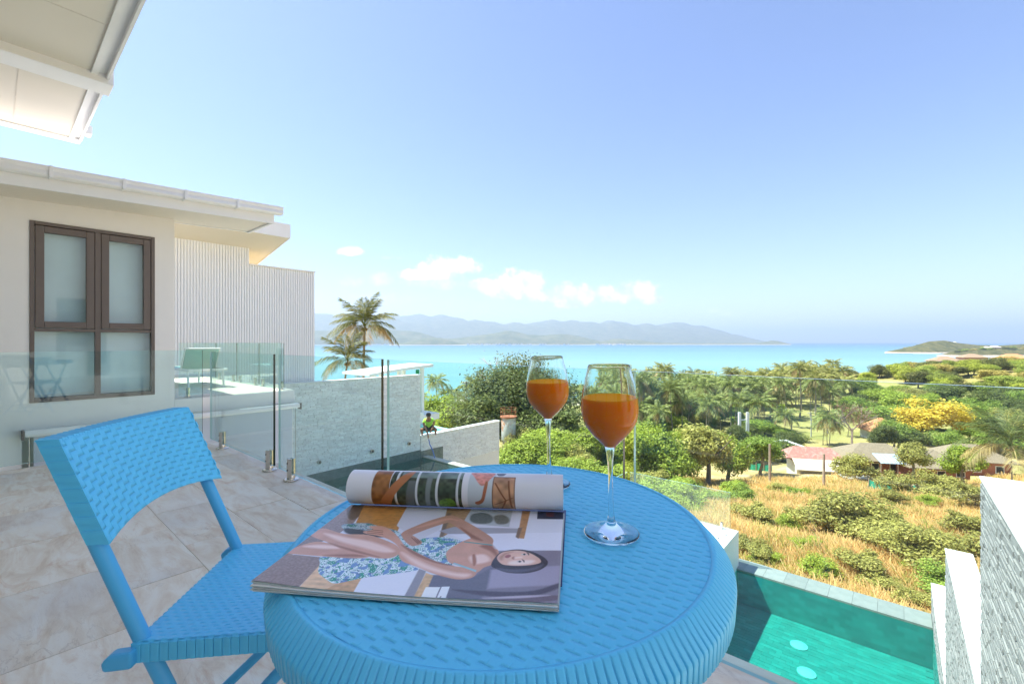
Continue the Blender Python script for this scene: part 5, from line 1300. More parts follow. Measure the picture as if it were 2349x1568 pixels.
# bushes standing in the dry field
for (x, Y, w, h, k, lab) in ((1700, 37, 2.6, 2.0, 'mid', 'dark green bush just right of the platform glass'), (1735, 27, 2.6, 1.7, 'olive', 'green bush in the field above the pool corner'), (1790, 48, 2.2, 1.3, 'olive', 'small round bush near the left pole'), (1830, 44, 2.4, 1.3, 'light', 'yellow green bush between the two poles'),
                             (1900, 25, 3.2, 2.3, 'olive', 'left part of the large olive thicket in the field'), (1960, 24, 3.8, 3.0, 'olive', 'highest part of the large olive thicket in the field'), (2020, 22, 3.4, 2.4, 'olive', 'green right part of the large thicket in the field'),
                             (2075, 19, 2.6, 1.6, 'olive', 'low olive bush below the large thicket'), (2130, 18, 2.8, 1.9, 'olive', 'olive bush left of the middle wall step'), (2200, 19, 2.6, 2.1, 'olive', 'green bush right beside the middle wall step'), (1985, 17.5, 2.0, 1.3, 'olive', 'green bush under the large thicket near the pool'),
                             (1880, 18, 1.5, 1.0, 'light', 'small yellow green bush above the pool edge'), (2110, 15.0, 1.4, .9, 'olive', 'small bush near the pool corner at the right'), (1760, 19.5, 1.3, .8, 'light', 'small pale bush above the left of the pool edge'),
                             (1690, 45, 3, 1.8, 'light', 'low pale bush on the field edge behind the table rim'), (1640, 40, 2.6, 1.6, 'light', 'pale bush seen through the platform glass'), (1560, 40, 3.4, 2.2, 'mid', 'green bush left above the platform glass'), (1500, 38, 3.4, 2.2, 'light', 'yellow green bush behind the far rim of the table'),
                             (2050, 40, 2.6, 1.8, 'olive', 'grey bush before the green netting'), (1720, 21, 1.6, 1.0, 'olive', 'low olive bush near the white platform'), (2180, 15.5, 1.8, 1.3, 'mid', 'leafy bush against the white steps of the right wall'), (2230, 24, 2.4, 1.8, 'olive', 'olive bush partly behind the tall wall step')):
    T(x, Y, w, h, k, lab, 'bush', name='bush', cat='bush')
for k in range(30):
    Y = 14 + 40 * rw_.random() ** 1.3; x = rw_.uniform(1690, 2240); kind = rw_.choice(['light', 'olive', 'olive', 'olive']); w_ = rw_.uniform(.7, 1.7)
    T(x, Y, w_, w_ * rw_.uniform(.45, .8), kind, {'mid': 'small green shrub in the dry grass', 'light': 'small yellow green shrub in the dry grass', 'olive': 'small olive shrub in the dry grass'}[kind], 'bush', group='small shrubs in the dry grass, ' + kind, name='shrub', cat='shrub')
# ---- bare trees
def bare_tree(x, Y, h, label, mat, leaf=None, seed=1, dz=0, spread=.9):
    r = random.Random(seed); t = thing('bare_tree', label, 'bare tree', (px(x, Y), Y, gz(px(x, Y), Y) + dz)); m = MB()
    def br(p, d, l, rad, lev):
        e = p + d * l; mid = p + d * l * .5 + Vector((r.uniform(-.06, .06), r.uniform(-.06, .06), 0)) * l; m.tube([p, mid, e], [rad, rad * .8, rad * .6], 5)
        if lev == 0: return
        for k in range(3 if lev > 1 else 4):
            nd = (d + Vector((r.uniform(-1, 1), r.uniform(-1, 1), r.uniform(-.3, .5))) * spread).normalized(); br(p + d * l * r.uniform(.55, 1), nd, l * r.uniform(.55, .75), rad * .55, lev - 1)
    br(Vector((0, 0, -.5)), Vector((0, 0, 1)), h * .42, h * .022, 4); part('trunk', m, mat, t, 60)
    if leaf: c = link('crown', crown_mesh('crown', LM[leaf], h * .75, h * .85, h * .75, 900, .16, seed, 14), t, (0, 0, h * .2))
bare_tree(1955, 98, 12.5, 'bare reddish tree left of the orange roof', pbr('red_grey_bark', (.36, .26, .22), .9), 'rust', 3)
bare_tree(1172, 70, 15.0, 'bare pale tree poking above the huge dark tree', pbr('pale_bark', (.42, .34, .28), .9), None, 7, dz=6.5)
# ---- dry grass over the slope
def grass(name, mat, n, seed, region, hmin, hmax, bl=9):
    r = np.random.default_rng(seed); X, Y = region(r, n); Z = ground(X, Y); a_ = X * UX + Y * UY; b_ = X * NX + Y * NY
    ok = ~((a_ > -30) & (a_ < 2.5) & (b_ < 12.5)); X, Y, Z = X[ok], Y[ok], Z[ok]; n = len(X)
    cl = np.sin(X * .9 + seed) * np.sin(Y * .7) + np.sin(X * .33 + 2) * np.sin(Y * .41 + seed)
    H = (hmin + (hmax - hmin) * r.uniform(0, 1, n)) * (1 + .25 * cl)
    VV = []
    for k in range(bl):
        an = r.uniform(0, 6.28, n); le = H * r.uniform(.6, 1.1, n); ln = r.uniform(.4, 1.2, n) * le; w_ = .014 + .010 * le + Y * .00028
        bx, by = X + r.normal(0, .13, n), Y + r.normal(0, .13, n); dx, dy = np.cos(an), np.sin(an)
        b0 = np.stack([bx - dy * w_, by + dx * w_, Z - .05], -1); b1 = np.stack([bx + dy * w_, by - dx * w_, Z - .05], -1)
        t1 = np.stack([bx + dx * ln + dy * w_ * .3, by + dy * ln - dx * w_ * .3, Z + le], -1); t0 = np.stack([bx + dx * ln - dy * w_ * .3, by + dy * ln + dx * w_ * .3, Z + le * .97], -1)
        VV.append(np.stack([b0, b1, t1, t0], 1).reshape(-1, 3))
    V_ = np.concatenate(VV); o = part(name, np_mesh(name, V_, np.arange(len(V_)).reshape(-1, 4), mat), None, None); o['kind'] = 'stuff'
def reg(y0, y1, k0, k1, p=1.6):
    def f(r, n): Y = y0 + (y1 - y0) * r.uniform(0, 1, n) ** p; return r.uniform(k0, k1, n) * Y, Y
    return f
grass('dry_grass', LM['grass'], 22000, 1, reg(11.5, 66, .30, 1.18), .22, .62)
grass('green_grass', LM['grass_green'], 5000, 2, reg(11.5, 66, .26, 1.18), .25, .6)
grass('low_scrub', LM['light'], 4200, 3, reg(30, 60, -.10, .42, 1.0), .4, 1.0)
# ================================================================ HOUSES AND STREET FURNITURE DOWN THE SLOPE
def gp(x, Y): X = px(x, Y); return (X, Y, gz(X, Y))
M['red_tin'] = pbr('faded_red_tin', (.46, .19, .15), .6, .15, 3, dirt=((.6, .42, .34), 1.5, .5, .6))
M['cream_tin'] = pbr('cream_tin', (.72, .60, .46), .6, .08, 2)
M['thatch'] = pbr('brown_shingle', (.27, .20, .13), .9, .2, 4, .4, 12)
M['brickred'] = pbr('red_brown_wall', (.34, .13, .08), .8, .15, 3)
M['cream'] = pbr('cream_wall', (.68, .66, .58), .8, .08, 2)
M['orange'] = pbr('orange_tile', (.52, .23, .10), .8, .15, 3)
M['pink'] = pbr('pink_wall', (.66, .36, .27), .8, .08, 2)
M['wood_pole'] = pbr('weathered_pole', (.42, .30, .22), .9, .2, 5)
M['rust'] = pbr('rusted_tank', (.62, .62, .60), .75, .12, 3, dirt=((.48, .19, .08), 1.1, .46, .95))
def hip_roof(m, x0, x1, y0, y1, z0, z1, ridge, th=.12, mi=0):
    """ridge = half length of the ridge along x"""
    cx, cy_ = (x0 + x1) / 2, (y0 + y1) / 2; i = len(m.v)
    m.v += [(x0, y0, z0), (x1, y0, z0), (x1, y1, z0), (x0, y1, z0), (cx - ridge, cy_, z1), (cx + ridge, cy_, z1), (x0, y0, z0 - th), (x1, y0, z0 - th), (x1, y1, z0 - th), (x0, y1, z0 - th)]
    m.f += [tuple(i + k for k in f) for f in ((0, 1, 5, 4), (1, 2, 5), (2, 3, 4, 5), (3, 0, 4), (0, 6, 7, 1), (1, 7, 8, 2), (2, 8, 9, 3), (3, 9, 6, 0), (6, 9, 8, 7))]; m.m += [mi] * 9; return m
# the red roofed shed: cream lean-to roof towards the viewer, white wall, open porch at the right
p = gp(1868, 72); sh = thing('shed', 'shed with faded red roof over a cream lean-to roof and white wall in the field', 'shed', p, math.radians(-14))
part('wall', MB().box(-3.2, 3.0, -2.0, 2.6, -.5, 2.3), M['cream'], sh)
part('roof', hip_roof(MB(), -4.4, 4.2, -1.2, 3.2, 3.0, 4.5, 2.6), M['red_tin'], sh)
part('front_roof', MB().quad([(-3.6, -3.4, 1.75), (4.1, -3.4, 1.75), (4.1, -1.15, 3.0), (-3.6, -1.15, 3.0)]).quad([(-3.6, -3.4, 1.68), (-3.6, -1.15, 2.92), (4.1, -1.15, 2.92), (4.1, -3.4, 1.68)]).quad([(-3.6, -3.4, 1.68), (4.1, -3.4, 1.68), (4.1, -3.4, 1.75), (-3.6, -3.4, 1.75)]), M['cream_tin'], sh)
part('gable', MB().box(3.05, 4.0, -1.6, 2.2, -.5, 2.4), M['dark'], sh)
for x, y in ((4.0, -3.2), (4.0, 2.4), (2.2, -3.2)): part('post', MB().box(x - .07, x + .07, y - .07, y + .07, -.5, 1.8 if y < 0 else 2.9), M['white_clean'], sh)
part('door', MB().box(3.3, 3.75, -1.66, -1.61, -.4, 1.5), M['conc'], sh)
# the long house with brown shingled roofs
def house(name, label, cat, x, Y, rot, W, D, hw, hr, wallm, roofm, ridge=None, nwin=4, over=.8, dz=0.0):
    q = gp(x, Y); t = thing(name, label, cat, (q[0], q[1], q[2] + dz), math.radians(rot))
    part('wall', MB().box(-W / 2, W / 2, -D / 2, D / 2, -3.0, hw), wallm, t)
    part('roof', hip_roof(MB(), -W / 2 - over, W / 2 + over, -D / 2 - over, D / 2 + over, hw + .12, hw + hr, (W - D) / 2 * .85 if ridge is None else ridge, .14), roofm, t)
    for k in range(nwin):
        xx = -W / 2 + W * (k + .5) / nwin; wn = part('window', MB().box(xx - .55, xx + .55, -D / 2 - .04, -D / 2 + .02, .9, 2.1 if hw > 2.3 else hw - .3), M['white_clean'] if wallm is not M['cream'] else M['bronze'], t)
        part('pane', MB().box(xx - .46, xx + .46, -D / 2 - .06, -D / 2 - .041, 1.0, 2.0 if hw > 2.3 else hw - .4), M['dark'], wn)
    return t
lh = house('long_house', 'long brown roofed house with solar panels at the far side of the dry field', 'house', 2002, 72, -10, 10.0, 5.6, 2.4, 2.2, M['brickred'], M['thatch'], nwin=4, dz=.6)
sp_ = thing('solar_awning', 'row of pale blue grey panels on the awning of the long house', 'awning', (px(2048, 67), 67, gz(px(2048, 67), 67) + .7), math.radians(-10))
M['panel'] = pbr('blue_grey_panel', (.42, .48, .58), .35, .05, 2)
for k in range(9): part('panel', MB().quad([(-2.3 + .52 * k, -1.2, 1.75), (-1.82 + .52 * k, -1.2, 1.75), (-1.82 + .52 * k, 1.0, 2.7), (-2.3 + .52 * k, 1.0, 2.7)]), M['panel'], sp_)
for x in (-2.2, 0, 2.2): part('post', MB().box(x - .06, x + .06, -1.15, -1.05, -.5, 1.74), M['wood_pole'], sp_)
house('long_house', 'lower brown roofed wing of the long house, right of the solar panels', 'house', 2128, 67, -12, 7.0, 5.4, 2.0, 2.1, M['brickred'], M['thatch'], nwin=3, dz=.6)
house('long_house', 'grey roofed end of the long house partly behind the light green tree', 'house', 2216, 74, -16, 8.5, 5.0, 2.6, 2.3, M['brickred'], M['thatch'], nwin=3)
house('house', 'house with a steep orange roof behind the bare reddish tree', 'house', 2018, 116, -8, 6, 6, 3.0, 3.2, M['cream'], M['orange'], ridge=.4, nwin=2, dz=-.6)
house('villa', 'pale villa with brown roof high on the right hillside, left one', 'villa', 2165, 262, -18, 13, 9, 4.0, 3.0, M['cream'], M['thatch'], nwin=4, dz=2.2)
house('villa', 'pink villa high on the right hillside, middle one', 'villa', 2228, 265, -18, 11, 8, 5, 2.2, M['pink'], M['thatch'], nwin=4, dz=3.0)
house('villa', 'brown roofed villa at the right end of the hillside crest', 'villa', 2320, 270, -22, 14, 9, 3.5, 3.2, M['pink'], M['orange'], nwin=5, dz=3.4)
house('hut', 'small white hut half hidden in the trees behind the nearer wine glass', 'hut', 1508, 86, 10, 3.2, 3, 2.6, 1.0, M['white'], M['conc'], nwin=1, dz=2.0)
house('hut', 'small white hut roof among trees beyond the shed', 'hut', 1798, 96, 0, 4, 3, 2.2, 1.0, M['white'], M['white_clean'], nwin=1)
# road, netting fences, parked things
rdm = pbr('grey_dirt_road', (.36, .33, .28), .95, .12, 1.5, .2, 20)
def ribbon(name, pts, wd, mat, lift=.06, kind='structure'):
    P = []; 
    for (a, b) in zip(pts, pts[1:]):
        for k in range(12): t = k / 12; P.append((a[0] + (b[0] - a[0]) * t, a[1] + (b[1] - a[1]) * t))
    P.append(pts[-1]); Vv, Ff = [], []
    for i, (x, y) in enumerate(P):
        j0, j1 = max(0, i - 1), min(len(P) - 1, i + 1); dx, dy = P[j1][0] - P[j0][0], P[j1][1] - P[j0][1]; l = math.hypot(dx, dy); nx, ny = -dy / l * wd / 2, dx / l * wd / 2
        for q in range(5): f = q / 2 - 1; X, Y = x + nx * f, y + ny * f; Vv.append((X, Y, gz(X, Y) + lift))
    for i in range(len(P) - 1):
        for q in range(4): a = i * 5 + q; Ff.append((a, a + 1, a + 6, a + 5))
    m = MB(); m.v = Vv; m.f = Ff; m.m = [0] * len(Ff); o = part(name, m, mat, None); o['kind'] = kind; return o
ribbon('road', [(px(1930, 63), 63), (px(2040, 61), 61), (px(2130, 55), 55), (px(2215, 46), 46), (px(2330, 38), 38)], 4.2, rdm, .30)
ribbon('path', [(px(1060, 62), 62), (px(1075, 50), 50), (px(1085, 44), 44)], 2.2, rdm, .25)
def netting(label, x0, Y0, x1, Y1, h, matn, dz=0):
    a, b = Vector(gp(x0, Y0)), Vector(gp(x1, Y1)); d = b - a; t = thing('netting_fence', label, 'fence', a, math.atan2(d.y, d.x)); L = Vector((d.x, d.y)).length; m = MB(); N = 10
    for k in range(N):
        s0, s1 = L * k / N, L * (k + 1) / N; z0, z1 = d.z * k / N + dz, d.z * (k + 1) / N + dz; m.quad([(s0, .06 * math.sin(k * 2), z0), (s1, .06 * math.sin(k * 2 + 2), z1), (s1, .06 * math.sin(k * 2 + 2), z1 + h * (.9 + .1 * math.sin(k * 5))), (s0, .06 * math.sin(k * 2), z0 + h * (.9 + .1 * math.sin(k * 5 - 5)))])
    part('net', m, matn, t)
    for k in range(4): part('post', MB().tube([(L * k / 3, 0, d.z * k / 3 - .3 + dz), (L * k / 3, 0, d.z * k / 3 + h + .15 + dz)], .05, 6), M['wood_pole'], t)
M['net'] = pbr('green_shade_net', (.03, .34, .22), .8, .2, 4); M['net_dark'] = pbr('dark_shade_net', (.07, .11, .12), .8, .2, 4)
netting('green netting fence at the field edge, left piece before the road', 1992, 52, 2050, 50, 1.0, M['net'], .25)
netting('green netting fence at the field edge, right piece before the road', 2062, 49.5, 2105, 48, 1.0, M['net'], .25)
netting('dark netting fence below the green netting by the road', 1990, 49, 2100, 46, .9, M['net_dark'])
netting('long green netting fence across the grass behind the bent tree', 1708, 104, 1795, 96, 1.3, M['net'], .6)
netting('green netting beside the shed, low on the left', 1716, 76, 1770, 74, 1.2, M['net'])
# poles
def pole(label, x, Y, ytop, r=.13, mat='wood_pole', arm=0.0, name='utility_pole', group=None, lean=0.0):
    q = gp(x, Y); top = EYE - (ytop - 784) / 1030 * Y; t = thing(name, label, 'pole', q, math.radians(10), group); h = top - q[2]
    part('shaft', MB().tube([(0, 0, -.4), (lean * h, 0, h)], [r * 1.1, r * .85], 10), M[mat], t, 50)
    if arm:
        part('cross_arm', MB().box(-arm, arm, -.06, .06, h - .35, h - .22), M[mat], t)
        for s in (-.9, -.4, .4, .9): part('insulator', MB().lathe([(.05, 0), (.06, .08), (.03, .16)], 8), M['white_clean'], t, loc=(arm * s, 0, h - .22))
    return t
pole('bare tree-trunk pole at the left of the dry field', 1765, 60, 1018, .16)
pole('bare tree-trunk pole in front of the shed', 1889, 50, 1040, .15)
pole('thin pale pole behind the low wall at the left foot of the palms', 1069, 64, 874, .12, 'conc', .55)
for (x, Y, yt, lab) in ((1815, 118, 940, 'utility pole with cross arm in the open grass, left'), (1860, 122, 945, 'utility pole with cross arm in the open grass, middle'), (1898, 124, 948, 'utility pole with cross arm in the open grass, right')): pole(lab, x, Y, yt, .15, 'conc', 1.1)
tp = thing('gate_post', 'pair of tall white posts joined by a bar before the palm grove', 'gate', gp(1705, 112))
for x in (-1.0, 1.0): part('post', MB().box(x - .28, x + .28, -.28, .28, -.5, 7.2), M['white_clean'], tp)
part('bar', MB().box(-.72, .72, -.1, .1, 5.2, 5.5), M['white_clean'], tp)
# rusted water tank with a railing
q = Vector((px(1166, 46), 46, EYE - (1008 - 784) / 1030 * 46)); wt = thing('water_tank', 'rust streaked white water tank with a rusty railing on top', 'water tank', q, .3)
part('tank', MB().lathe([(.70, 0), (.73, .05), (.73, 2.25), (.70, 2.3)], 24), M['rust'], wt, 40)
part('tank_rim', MB().lathe([(.86, 2.3), (.86, 2.42), (.5, 2.46)], 24), pbr('rust', (.36, .13, .06), .85, .3, 5), wt, 40)
for k in range(7): an = 2 * math.pi * k / 7; part('rail_post', MB().tube([(.80 * math.cos(an), .80 * math.sin(an), 2.44), (.80 * math.cos(an), .80 * math.sin(an), 3.25)], .022, 6), bpy.data.materials['rust'], wt)
for z in (2.85, 3.24):
    pts = [(.80 * math.cos(2 * math.pi * k / 20), .80 * math.sin(2 * math.pi * k / 20), z) for k in range(21)]; part('rail', MB().tube(pts, .018, 6), bpy.data.materials['rust'], wt)
part('leg_frame', MB().lathe([(.62, -5), (.62, 0)], 12), M['rust'], wt)
# boat with its wake
bt = thing('speedboat', 'small white speedboat crossing the bay with a white wake', 'boat', (px(1110, 1480), 1480, SEA + .2), math.radians(8)); 
part('hull', MB().prism([(-4, .0), (3.2, 0), (5.0, 1.1), (-4, 1.1)], -1.3, 1.3), M['white_clean'], bt, bevel=.1); part('cabin', MB().prism([(-2, 1.1), (1.5, 1.1), (.8, 2.1), (-2, 2.1)], -1, 1), M['white_clean'], bt)
part('wake', MB().quad([(-62, -2.2, .22), (-4, -.8, .22), (-4, .8, .22), (-62, 2.2, .22)]), pbr('foam', (.8, .84, .84), .9), bt)

# ================================================================ MAN CROUCHING ON THE LOW WALL
def skin_mesh(name, verts, edges, radii, mats, levels=1):
    me = bpy.data.meshes.new(name + '_cage'); me.from_pydata(verts, edges, []); o = bpy.data.objects.new(name + '_cage', me); COL.objects.link(o)
    md = o.modifiers.new('skin', 'SKIN'); md.use_smooth_shade = True
    lay = me.skin_vertices[0].data
    for i, r in enumerate(radii): lay[i].radius = (r, r) if not isinstance(r, tuple) else r
    lay[0].use_root = True
    if levels: s_ = o.modifiers.new('sub', 'SUBSURF'); s_.levels = levels; s_.render_levels = levels
    dg = bpy.context.evaluated_depsgraph_get(); ev = o.evaluated_get(dg); out = bpy.data.meshes.new_from_object(ev); out.name = name
    bpy.data.objects.remove(o); out.materials.clear(); out.materials.append(mats); return out
M['skin'] = pbr('brown_skin', (.36, .17, .10), .6); M['lime'] = pbr('lime_shirt', (.42, .80, .07), .8, .08, 6); M['black_cloth'] = pbr('black_shorts', (.03, .035, .035), .85); M['hair'] = pbr('black_hair', (.012, .010, .010), .6)
# local: +y towards the viewer side (he faces the camera), z up from the wall top
mp = V(-16.52, 13.28, -3.33); man = thing('person', 'man in lime green shirt and dark shorts crouching on the low white wall', 'person', mp, math.radians(8))
bv = [(0, .22, .30), (0, .16, .42), (0, .06, .56), (0, -.02, .70), (0, -.08, .78), (0, -.12, .86), (0, -.15, .96),           # pelvis up to the head
      (.16, .0, .70), (.25, -.04, .60), (.22, -.16, .42), (.10, -.26, .22), (.07, -.28, .13),                                # right arm hanging forward
      (-.16, .0, .70), (-.24, -.10, .56), (-.14, -.24, .38), (-.02, -.30, .10), (.0, -.32, -.10),                             # left arm reaching down
      (.14, .18, .28), (.34, -.12, .26), (.30, .06, .06), (.34, -.10, .03),                                               # right thigh, knee out, shin
      (-.14, .18, .28), (-.36, -.10, .26), (-.28, .06, .06), (-.32, -.10, .03)]
be = [(0, 1), (1, 2), (2, 3), (3, 4), (4, 5), (5, 6), (3, 7), (7, 8), (8, 9), (9, 10), (10, 11), (3, 12), (12, 13), (13, 14), (14, 15), (15, 16), (0, 17), (17, 18), (18, 19), (19, 20), (0, 21), (21, 22), (22, 23), (23, 24)]
br_ = [.14, .14, .15, .13, .06, .09, .085, .07, .052, .042, .034, .035, .07, .052, .042, .034, .035, .10, .075, .05, .04, .10, .075, .05, .04]
part('body', skin_mesh('body', bv, be, br_, M['skin'], 1), None, man)
part('shirt', skin_mesh('shirt', [bv[0], bv[1], bv[2], bv[3], bv[7], bv[8], bv[12], bv[13]], [(0, 1), (1, 2), (2, 3), (3, 4), (4, 5), (3, 6), (6, 7)], [(.17, .16), (.17, .165), (.175, .17), (.15, .15), .095, .07, .095, .07], M['lime'], 1), None, man)
part('shorts', skin_mesh('shorts', [bv[0], bv[17], (.30, -.05, .265), bv[21], (-.31, -.04, .265)], [(0, 1), (1, 2), (0, 3), (3, 4)], [.165, .125, .095, .125, .095], M['black_cloth'], 1), None, man)
hm = MB().lathe([(.001, .10), (.06, .095), (.10, .06), (.118, .0), (.11, -.05), (.085, -.075)], 14, c=(0, -.125, .955)); part('hair', hm, M['hair'], man, smooth=180)
for sx in (-1, 1):
    f = MB()
    for k in range(4): f.tube([(sx * .035 - .02 + .0, -.28, .12), (sx * (.04 + .012 * k), -.31 - .004 * k, .07)], [.011, .008], 6)
part('hose', MB().tube([(.02, -.34, -.12), (.06, -.36, -.35), (.20, -.42, -.62), (.30, -.5, -.95)], .022, 8), pbr('blue_hose', (.10, .22, .62), .5), None, loc=mp, rotz=math.radians(8))
hs = bpy.data.objects['hose']; tag(hs, 'blue hose hanging from the hand of the crouching man into the pool', 'hose')
# ================================================================ FAR SHORE, HEADLAND, HAZE
def ridge_mesh(profile, Y0, depth, seed, step=28, rough=1.0):
    """a range of hills: profile = [(x_pixel-like bearing, height m)] at distance Y0; falls to the sea in front and behind"""
    r = np.random.default_rng(seed); bx = np.array([(p - 1174) / 1030 for p, _ in profile]) * Y0; hh = np.array([h for _, h in profile])
    X = np.linspace(bx[0], bx[-1], int((bx[-1] - bx[0]) / step)); base = np.interp(X, bx, hh); n = len(X); rows = 26; ph = r.uniform(0, 6.28, 12)
    VV = np.zeros((rows, n, 3))
    for j in range(rows):
        t = j / (rows - 1); prof = math.sin(math.pi * min(1, t * 1.02)) ** .75 if t < .5 else math.sin(math.pi * t) ** .9
        Yj = Y0 + (t - .5) * depth
        nz = sum(np.sin(X / (420 / (k + 1)) + ph[k] + t * 9 * (k % 3 + 1)) / (k + 1.3) for k in range(8))
        f = np.clip(base / (base.max() + 1e-6) * 2.5, 0, 1)
        z = base * prof * (1 + .14 * rough * nz * (1 - abs(2 * t - 1)) ** .5) * 1.0
        VV[j, :, 0] = X * (Yj / Y0); VV[j, :, 1] = Yj; VV[j, :, 2] = SEA - 2 + z + 2.5 * (base > 2)
    idx = np.arange(rows * n).reshape(rows, n); F = np.stack([idx[:-1, :-1], idx[:-1, 1:], idx[1:, 1:], idx[1:, :-1]], -1).reshape(-1, 4)
    return VV.reshape(-1, 3), F
def hill_mat(name, c0, c1, scale, beach=True):
    m, t, out = new_mat(name); p = t.n.new('ShaderNodeBsdfPrincipled'); t.l.new(p.outputs[0], out.inputs[0])
    v = t.n.new('ShaderNodeTexCoord').outputs['Object']; c = t.ramp(t.noise(v, scale, 8, .7), [(.35, c0), (.62, c1)])
    if beach:
        sp = t.n.new('ShaderNodeSeparateXYZ'); t.l.new(v, sp.inputs[0]); c = t.mix(t.mrange(sp.outputs[2], SEA + 1.5, SEA + 4.0, 1, 0), c, (.72, .62, .50, 1))
    t.l.new(c, p.inputs['Base Color']); p.inputs['Roughness'].default_value = 1; p.inputs['Specular IOR Level'].default_value = .05
    t.l.new(t.bump(t.noise(v, scale * 3, 8, .75), 1.0, 8), p.inputs['Normal']); return m
hm1 = hill_mat('wooded_hills', (.07, .10, .05), (.15, .16, .09), .010); hm2 = hill_mat('wooded_headland', (.07, .09, .03), (.19, .18, .07), .06, True)
FY = 9000; sc_ = lambda pr, k: [(p_, h_ * k) for p_, h_ in pr]
prof_far = [(300, 330), (600, 400), (722, 440), (800, 455), (880, 470), (960, 440), (1030, 400), (1100, 350), (1165, 335), (1225, 345), (1270, 355), (1330, 320), (1370, 325), (1405, 350), (1450, 325), (1500, 318), (1545, 335), (1600, 270), (1650, 200), (1700, 120), (1740, 60), (1764, 30)]
v, f = ridge_mesh(sc_(prof_far, 9000 / 7600), FY, 3000, 3); o = part('far_hills', np_mesh('far_hills', v, f, hm1, smooth=True), None, None); o['kind'] = 'structure'
prof_mid = [(480, 120), (640, 190), (760, 185), (860, 190), (940, 150), (1010, 70), (1040, 70), (1100, 110), (1160, 165), (1210, 120), (1250, 125), (1290, 150), (1340, 90), (1380, 40), (1410, 70), (1440, 60), (1500, 24), (1600, 16), (1740, 20), (1768, 55), (1785, 50), (1815, 4)]
v, f = ridge_mesh(sc_(prof_mid, 5300 / 6100), 5300, 800, 5, 20, 1.5); o = part('shore_hills', np_mesh('shore_hills', v, f, hm1, smooth=True), None, None); o['kind'] = 'structure'
v, f = ridge_mesh([(890, 0), (930, 28), (975, 66), (1010, 70), (1040, 40), (1066, 4)], 4500, 330, 8, 12, 1.4); o = part('islet', np_mesh('islet', v, f, hm1, smooth=True), None, None); o['kind'] = 'structure'
r_ = random.Random(3); tw = MB()
for k in range(170):
    x = r_.choice([r_.gauss(1075, 50), r_.gauss(870, 45), r_.gauss(1180, 60), r_.gauss(940, 40), r_.gauss(1400, 30)]); up = abs(r_.gauss(0, 1)) * (55 if x < 1150 else 14); Y = 4895 - up * .0 + r_.uniform(0, 20); X = px(x, Y); s = r_.uniform(4, 13)
    tw.box(X - s, X + s, Y, Y + 14, SEA + up * .0 + 1, SEA + 2 + r_.uniform(5, 12))
o = part('far_town', tw, pbr('white_town_walls', (.8, .74, .68), .8), None); o['kind'] = 'stuff'
# headland on the right, with houses and beaches
v, f = ridge_mesh([(2022, 0), (2045, 5), (2085, 14), (2130, 28), (2165, 30), (2200, 23), (2240, 18), (2290, 17), (2380, 22), (2600, 26)], 1280, 190, 11, 6, 1.4); o = part('headland', np_mesh('headland', v, f, hm2, smooth=True), None, None); o['kind'] = 'structure'
v, f = ridge_mesh([(2150, 0), (2185, 8), (2240, 15), (2300, 17), (2380, 20), (2600, 22)], 985, 120, 13, 5, 1.4); o = part('headland', np_mesh('headland', v, f, hm2, smooth=True), None, None); o['kind'] = 'structure'
sand = pbr('beach_sand', (.78, .70, .56), .9, .05, .2)
def beach(x0, x1, Y, d, z):
    m = MB(); N = 24
    for k in range(N):
        a, b = x0 + (x1 - x0) * k / N, x0 + (x1 - x0) * (k + 1) / N; w0, w1 = math.sin(math.pi * k / N) ** .5, math.sin(math.pi * (k + 1) / N) ** .5 if k < N - 1 else 0
        m.quad([(px(a, Y), Y - d * w0, SEA + .1), (px(b, Y), Y - d * w1, SEA + .1), (px(b, Y), Y + 12, SEA + z), (px(a, Y), Y + 12, SEA + z)])
    structure('beach', m, [sand])
beach(2090, 2155, 1187, 14, 2.2); beach(2158, 2480, 925, 22, 2.4)
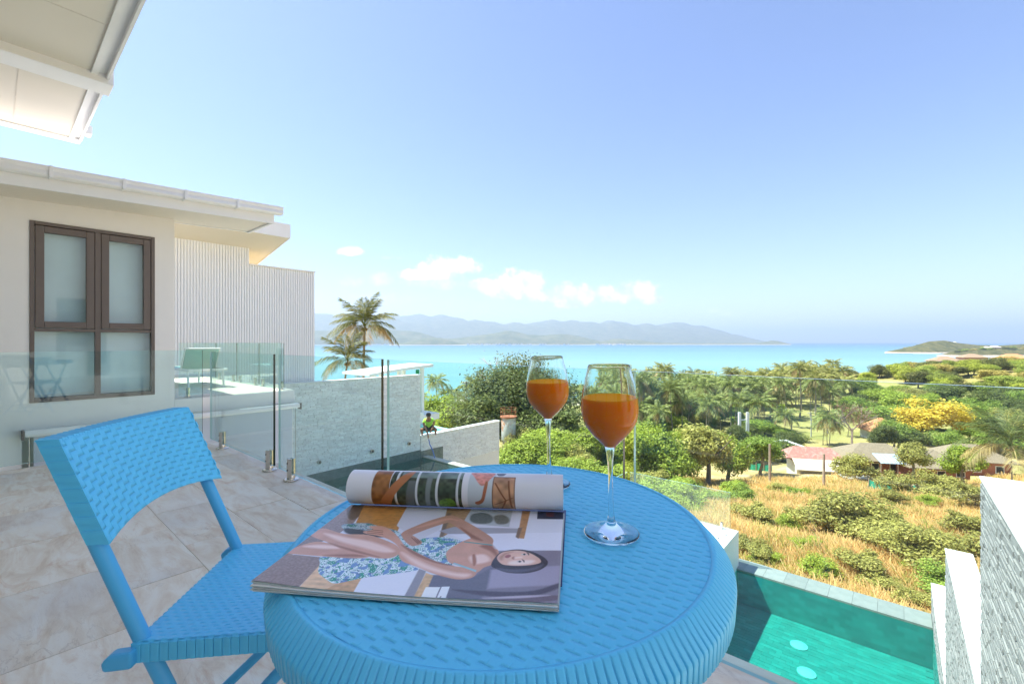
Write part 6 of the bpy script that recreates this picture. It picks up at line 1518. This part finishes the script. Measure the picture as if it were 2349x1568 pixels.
for (x, Y, z, W, lab) in ((2280, 985, 15, 22, 'pale rounded house on top of the right headland'), (2262, 990, 13.5, 12, 'small pale house beside the rounded house on the headland'), (2188, 1290, 24, 10, 'tiny pale house on the far headland')):
    t = thing('headland_house', lab, 'house', (px(x, Y), Y, SEA + z), 0); part('wall', MB().box(-W / 2, W / 2, -5, 5, -6, 3.2), M['pink'] if W > 20 else M['cream'], t); part('roof', hip_roof(MB(), -W / 2 - .6, W / 2 + .6, -5.6, 5.6, 3.3, 7.0, W * .18), M['cream'], t)
    for k in range(4): part('window', MB().box(-W / 2 + W * (k + .3) / 4, -W / 2 + W * (k + .7) / 4, -5.1, -4.98, .8, 2.4), M['dark'], t)
# trees on the headlands
tr_ = random.Random(21); n = 0
while n < 60:
    near = tr_.random() < .55; Y = tr_.uniform(955, 990) if near else tr_.uniform(1240, 1290); x = tr_.uniform(2190, 2400) if near else tr_.uniform(2070, 2330)
    base = np.interp(x, [2150, 2185, 2240, 2300, 2380], [0, 8, 15, 17, 20]) if near else np.interp(x, [2022, 2085, 2130, 2165, 2200, 2290], [0, 14, 28, 30, 23, 17])
    w_ = tr_.uniform(9, 16); kind = tr_.choice(['dark', 'mid', 'olive']); t = thing('tree', {'dark': 'dark tree on the far headland across the bay', 'mid': 'green tree on the far headland across the bay', 'olive': 'olive tree on the far headland across the bay'}[kind], 'tree', (px(x, Y), Y, SEA + base * .72 - 1), tr_.uniform(0, 6), 'trees on the headland, ' + kind)
    c = link('crown', crown(kind, 'bush', n % 3), t); c.scale = (w_, w_, w_ * .62); n += 1
# air: one even box of haze round everything
HAZE_DENSITY, HAZE_TOP = 1.25e-4, 620.0
hz, t, out = new_mat('sea_haze'); pv_ = t.n.new('ShaderNodeVolumePrincipled'); pv_.inputs['Color'].default_value = (.60, .78, 1.0, 1); pv_.inputs['Density'].default_value = HAZE_DENSITY; pv_.inputs['Anisotropy'].default_value = .2
t.l.new(pv_.outputs[0], out.inputs['Volume'])
try: hz.cycles.homogeneous_volume = True
except Exception: pass
ho = part('haze', MB().box(-SX - 100, SX + 100, -SX * .2 - 100, SX + 100, SEA - 20, HAZE_TOP), hz, None); ho['kind'] = 'stuff'
cy.volume_bounces = 0
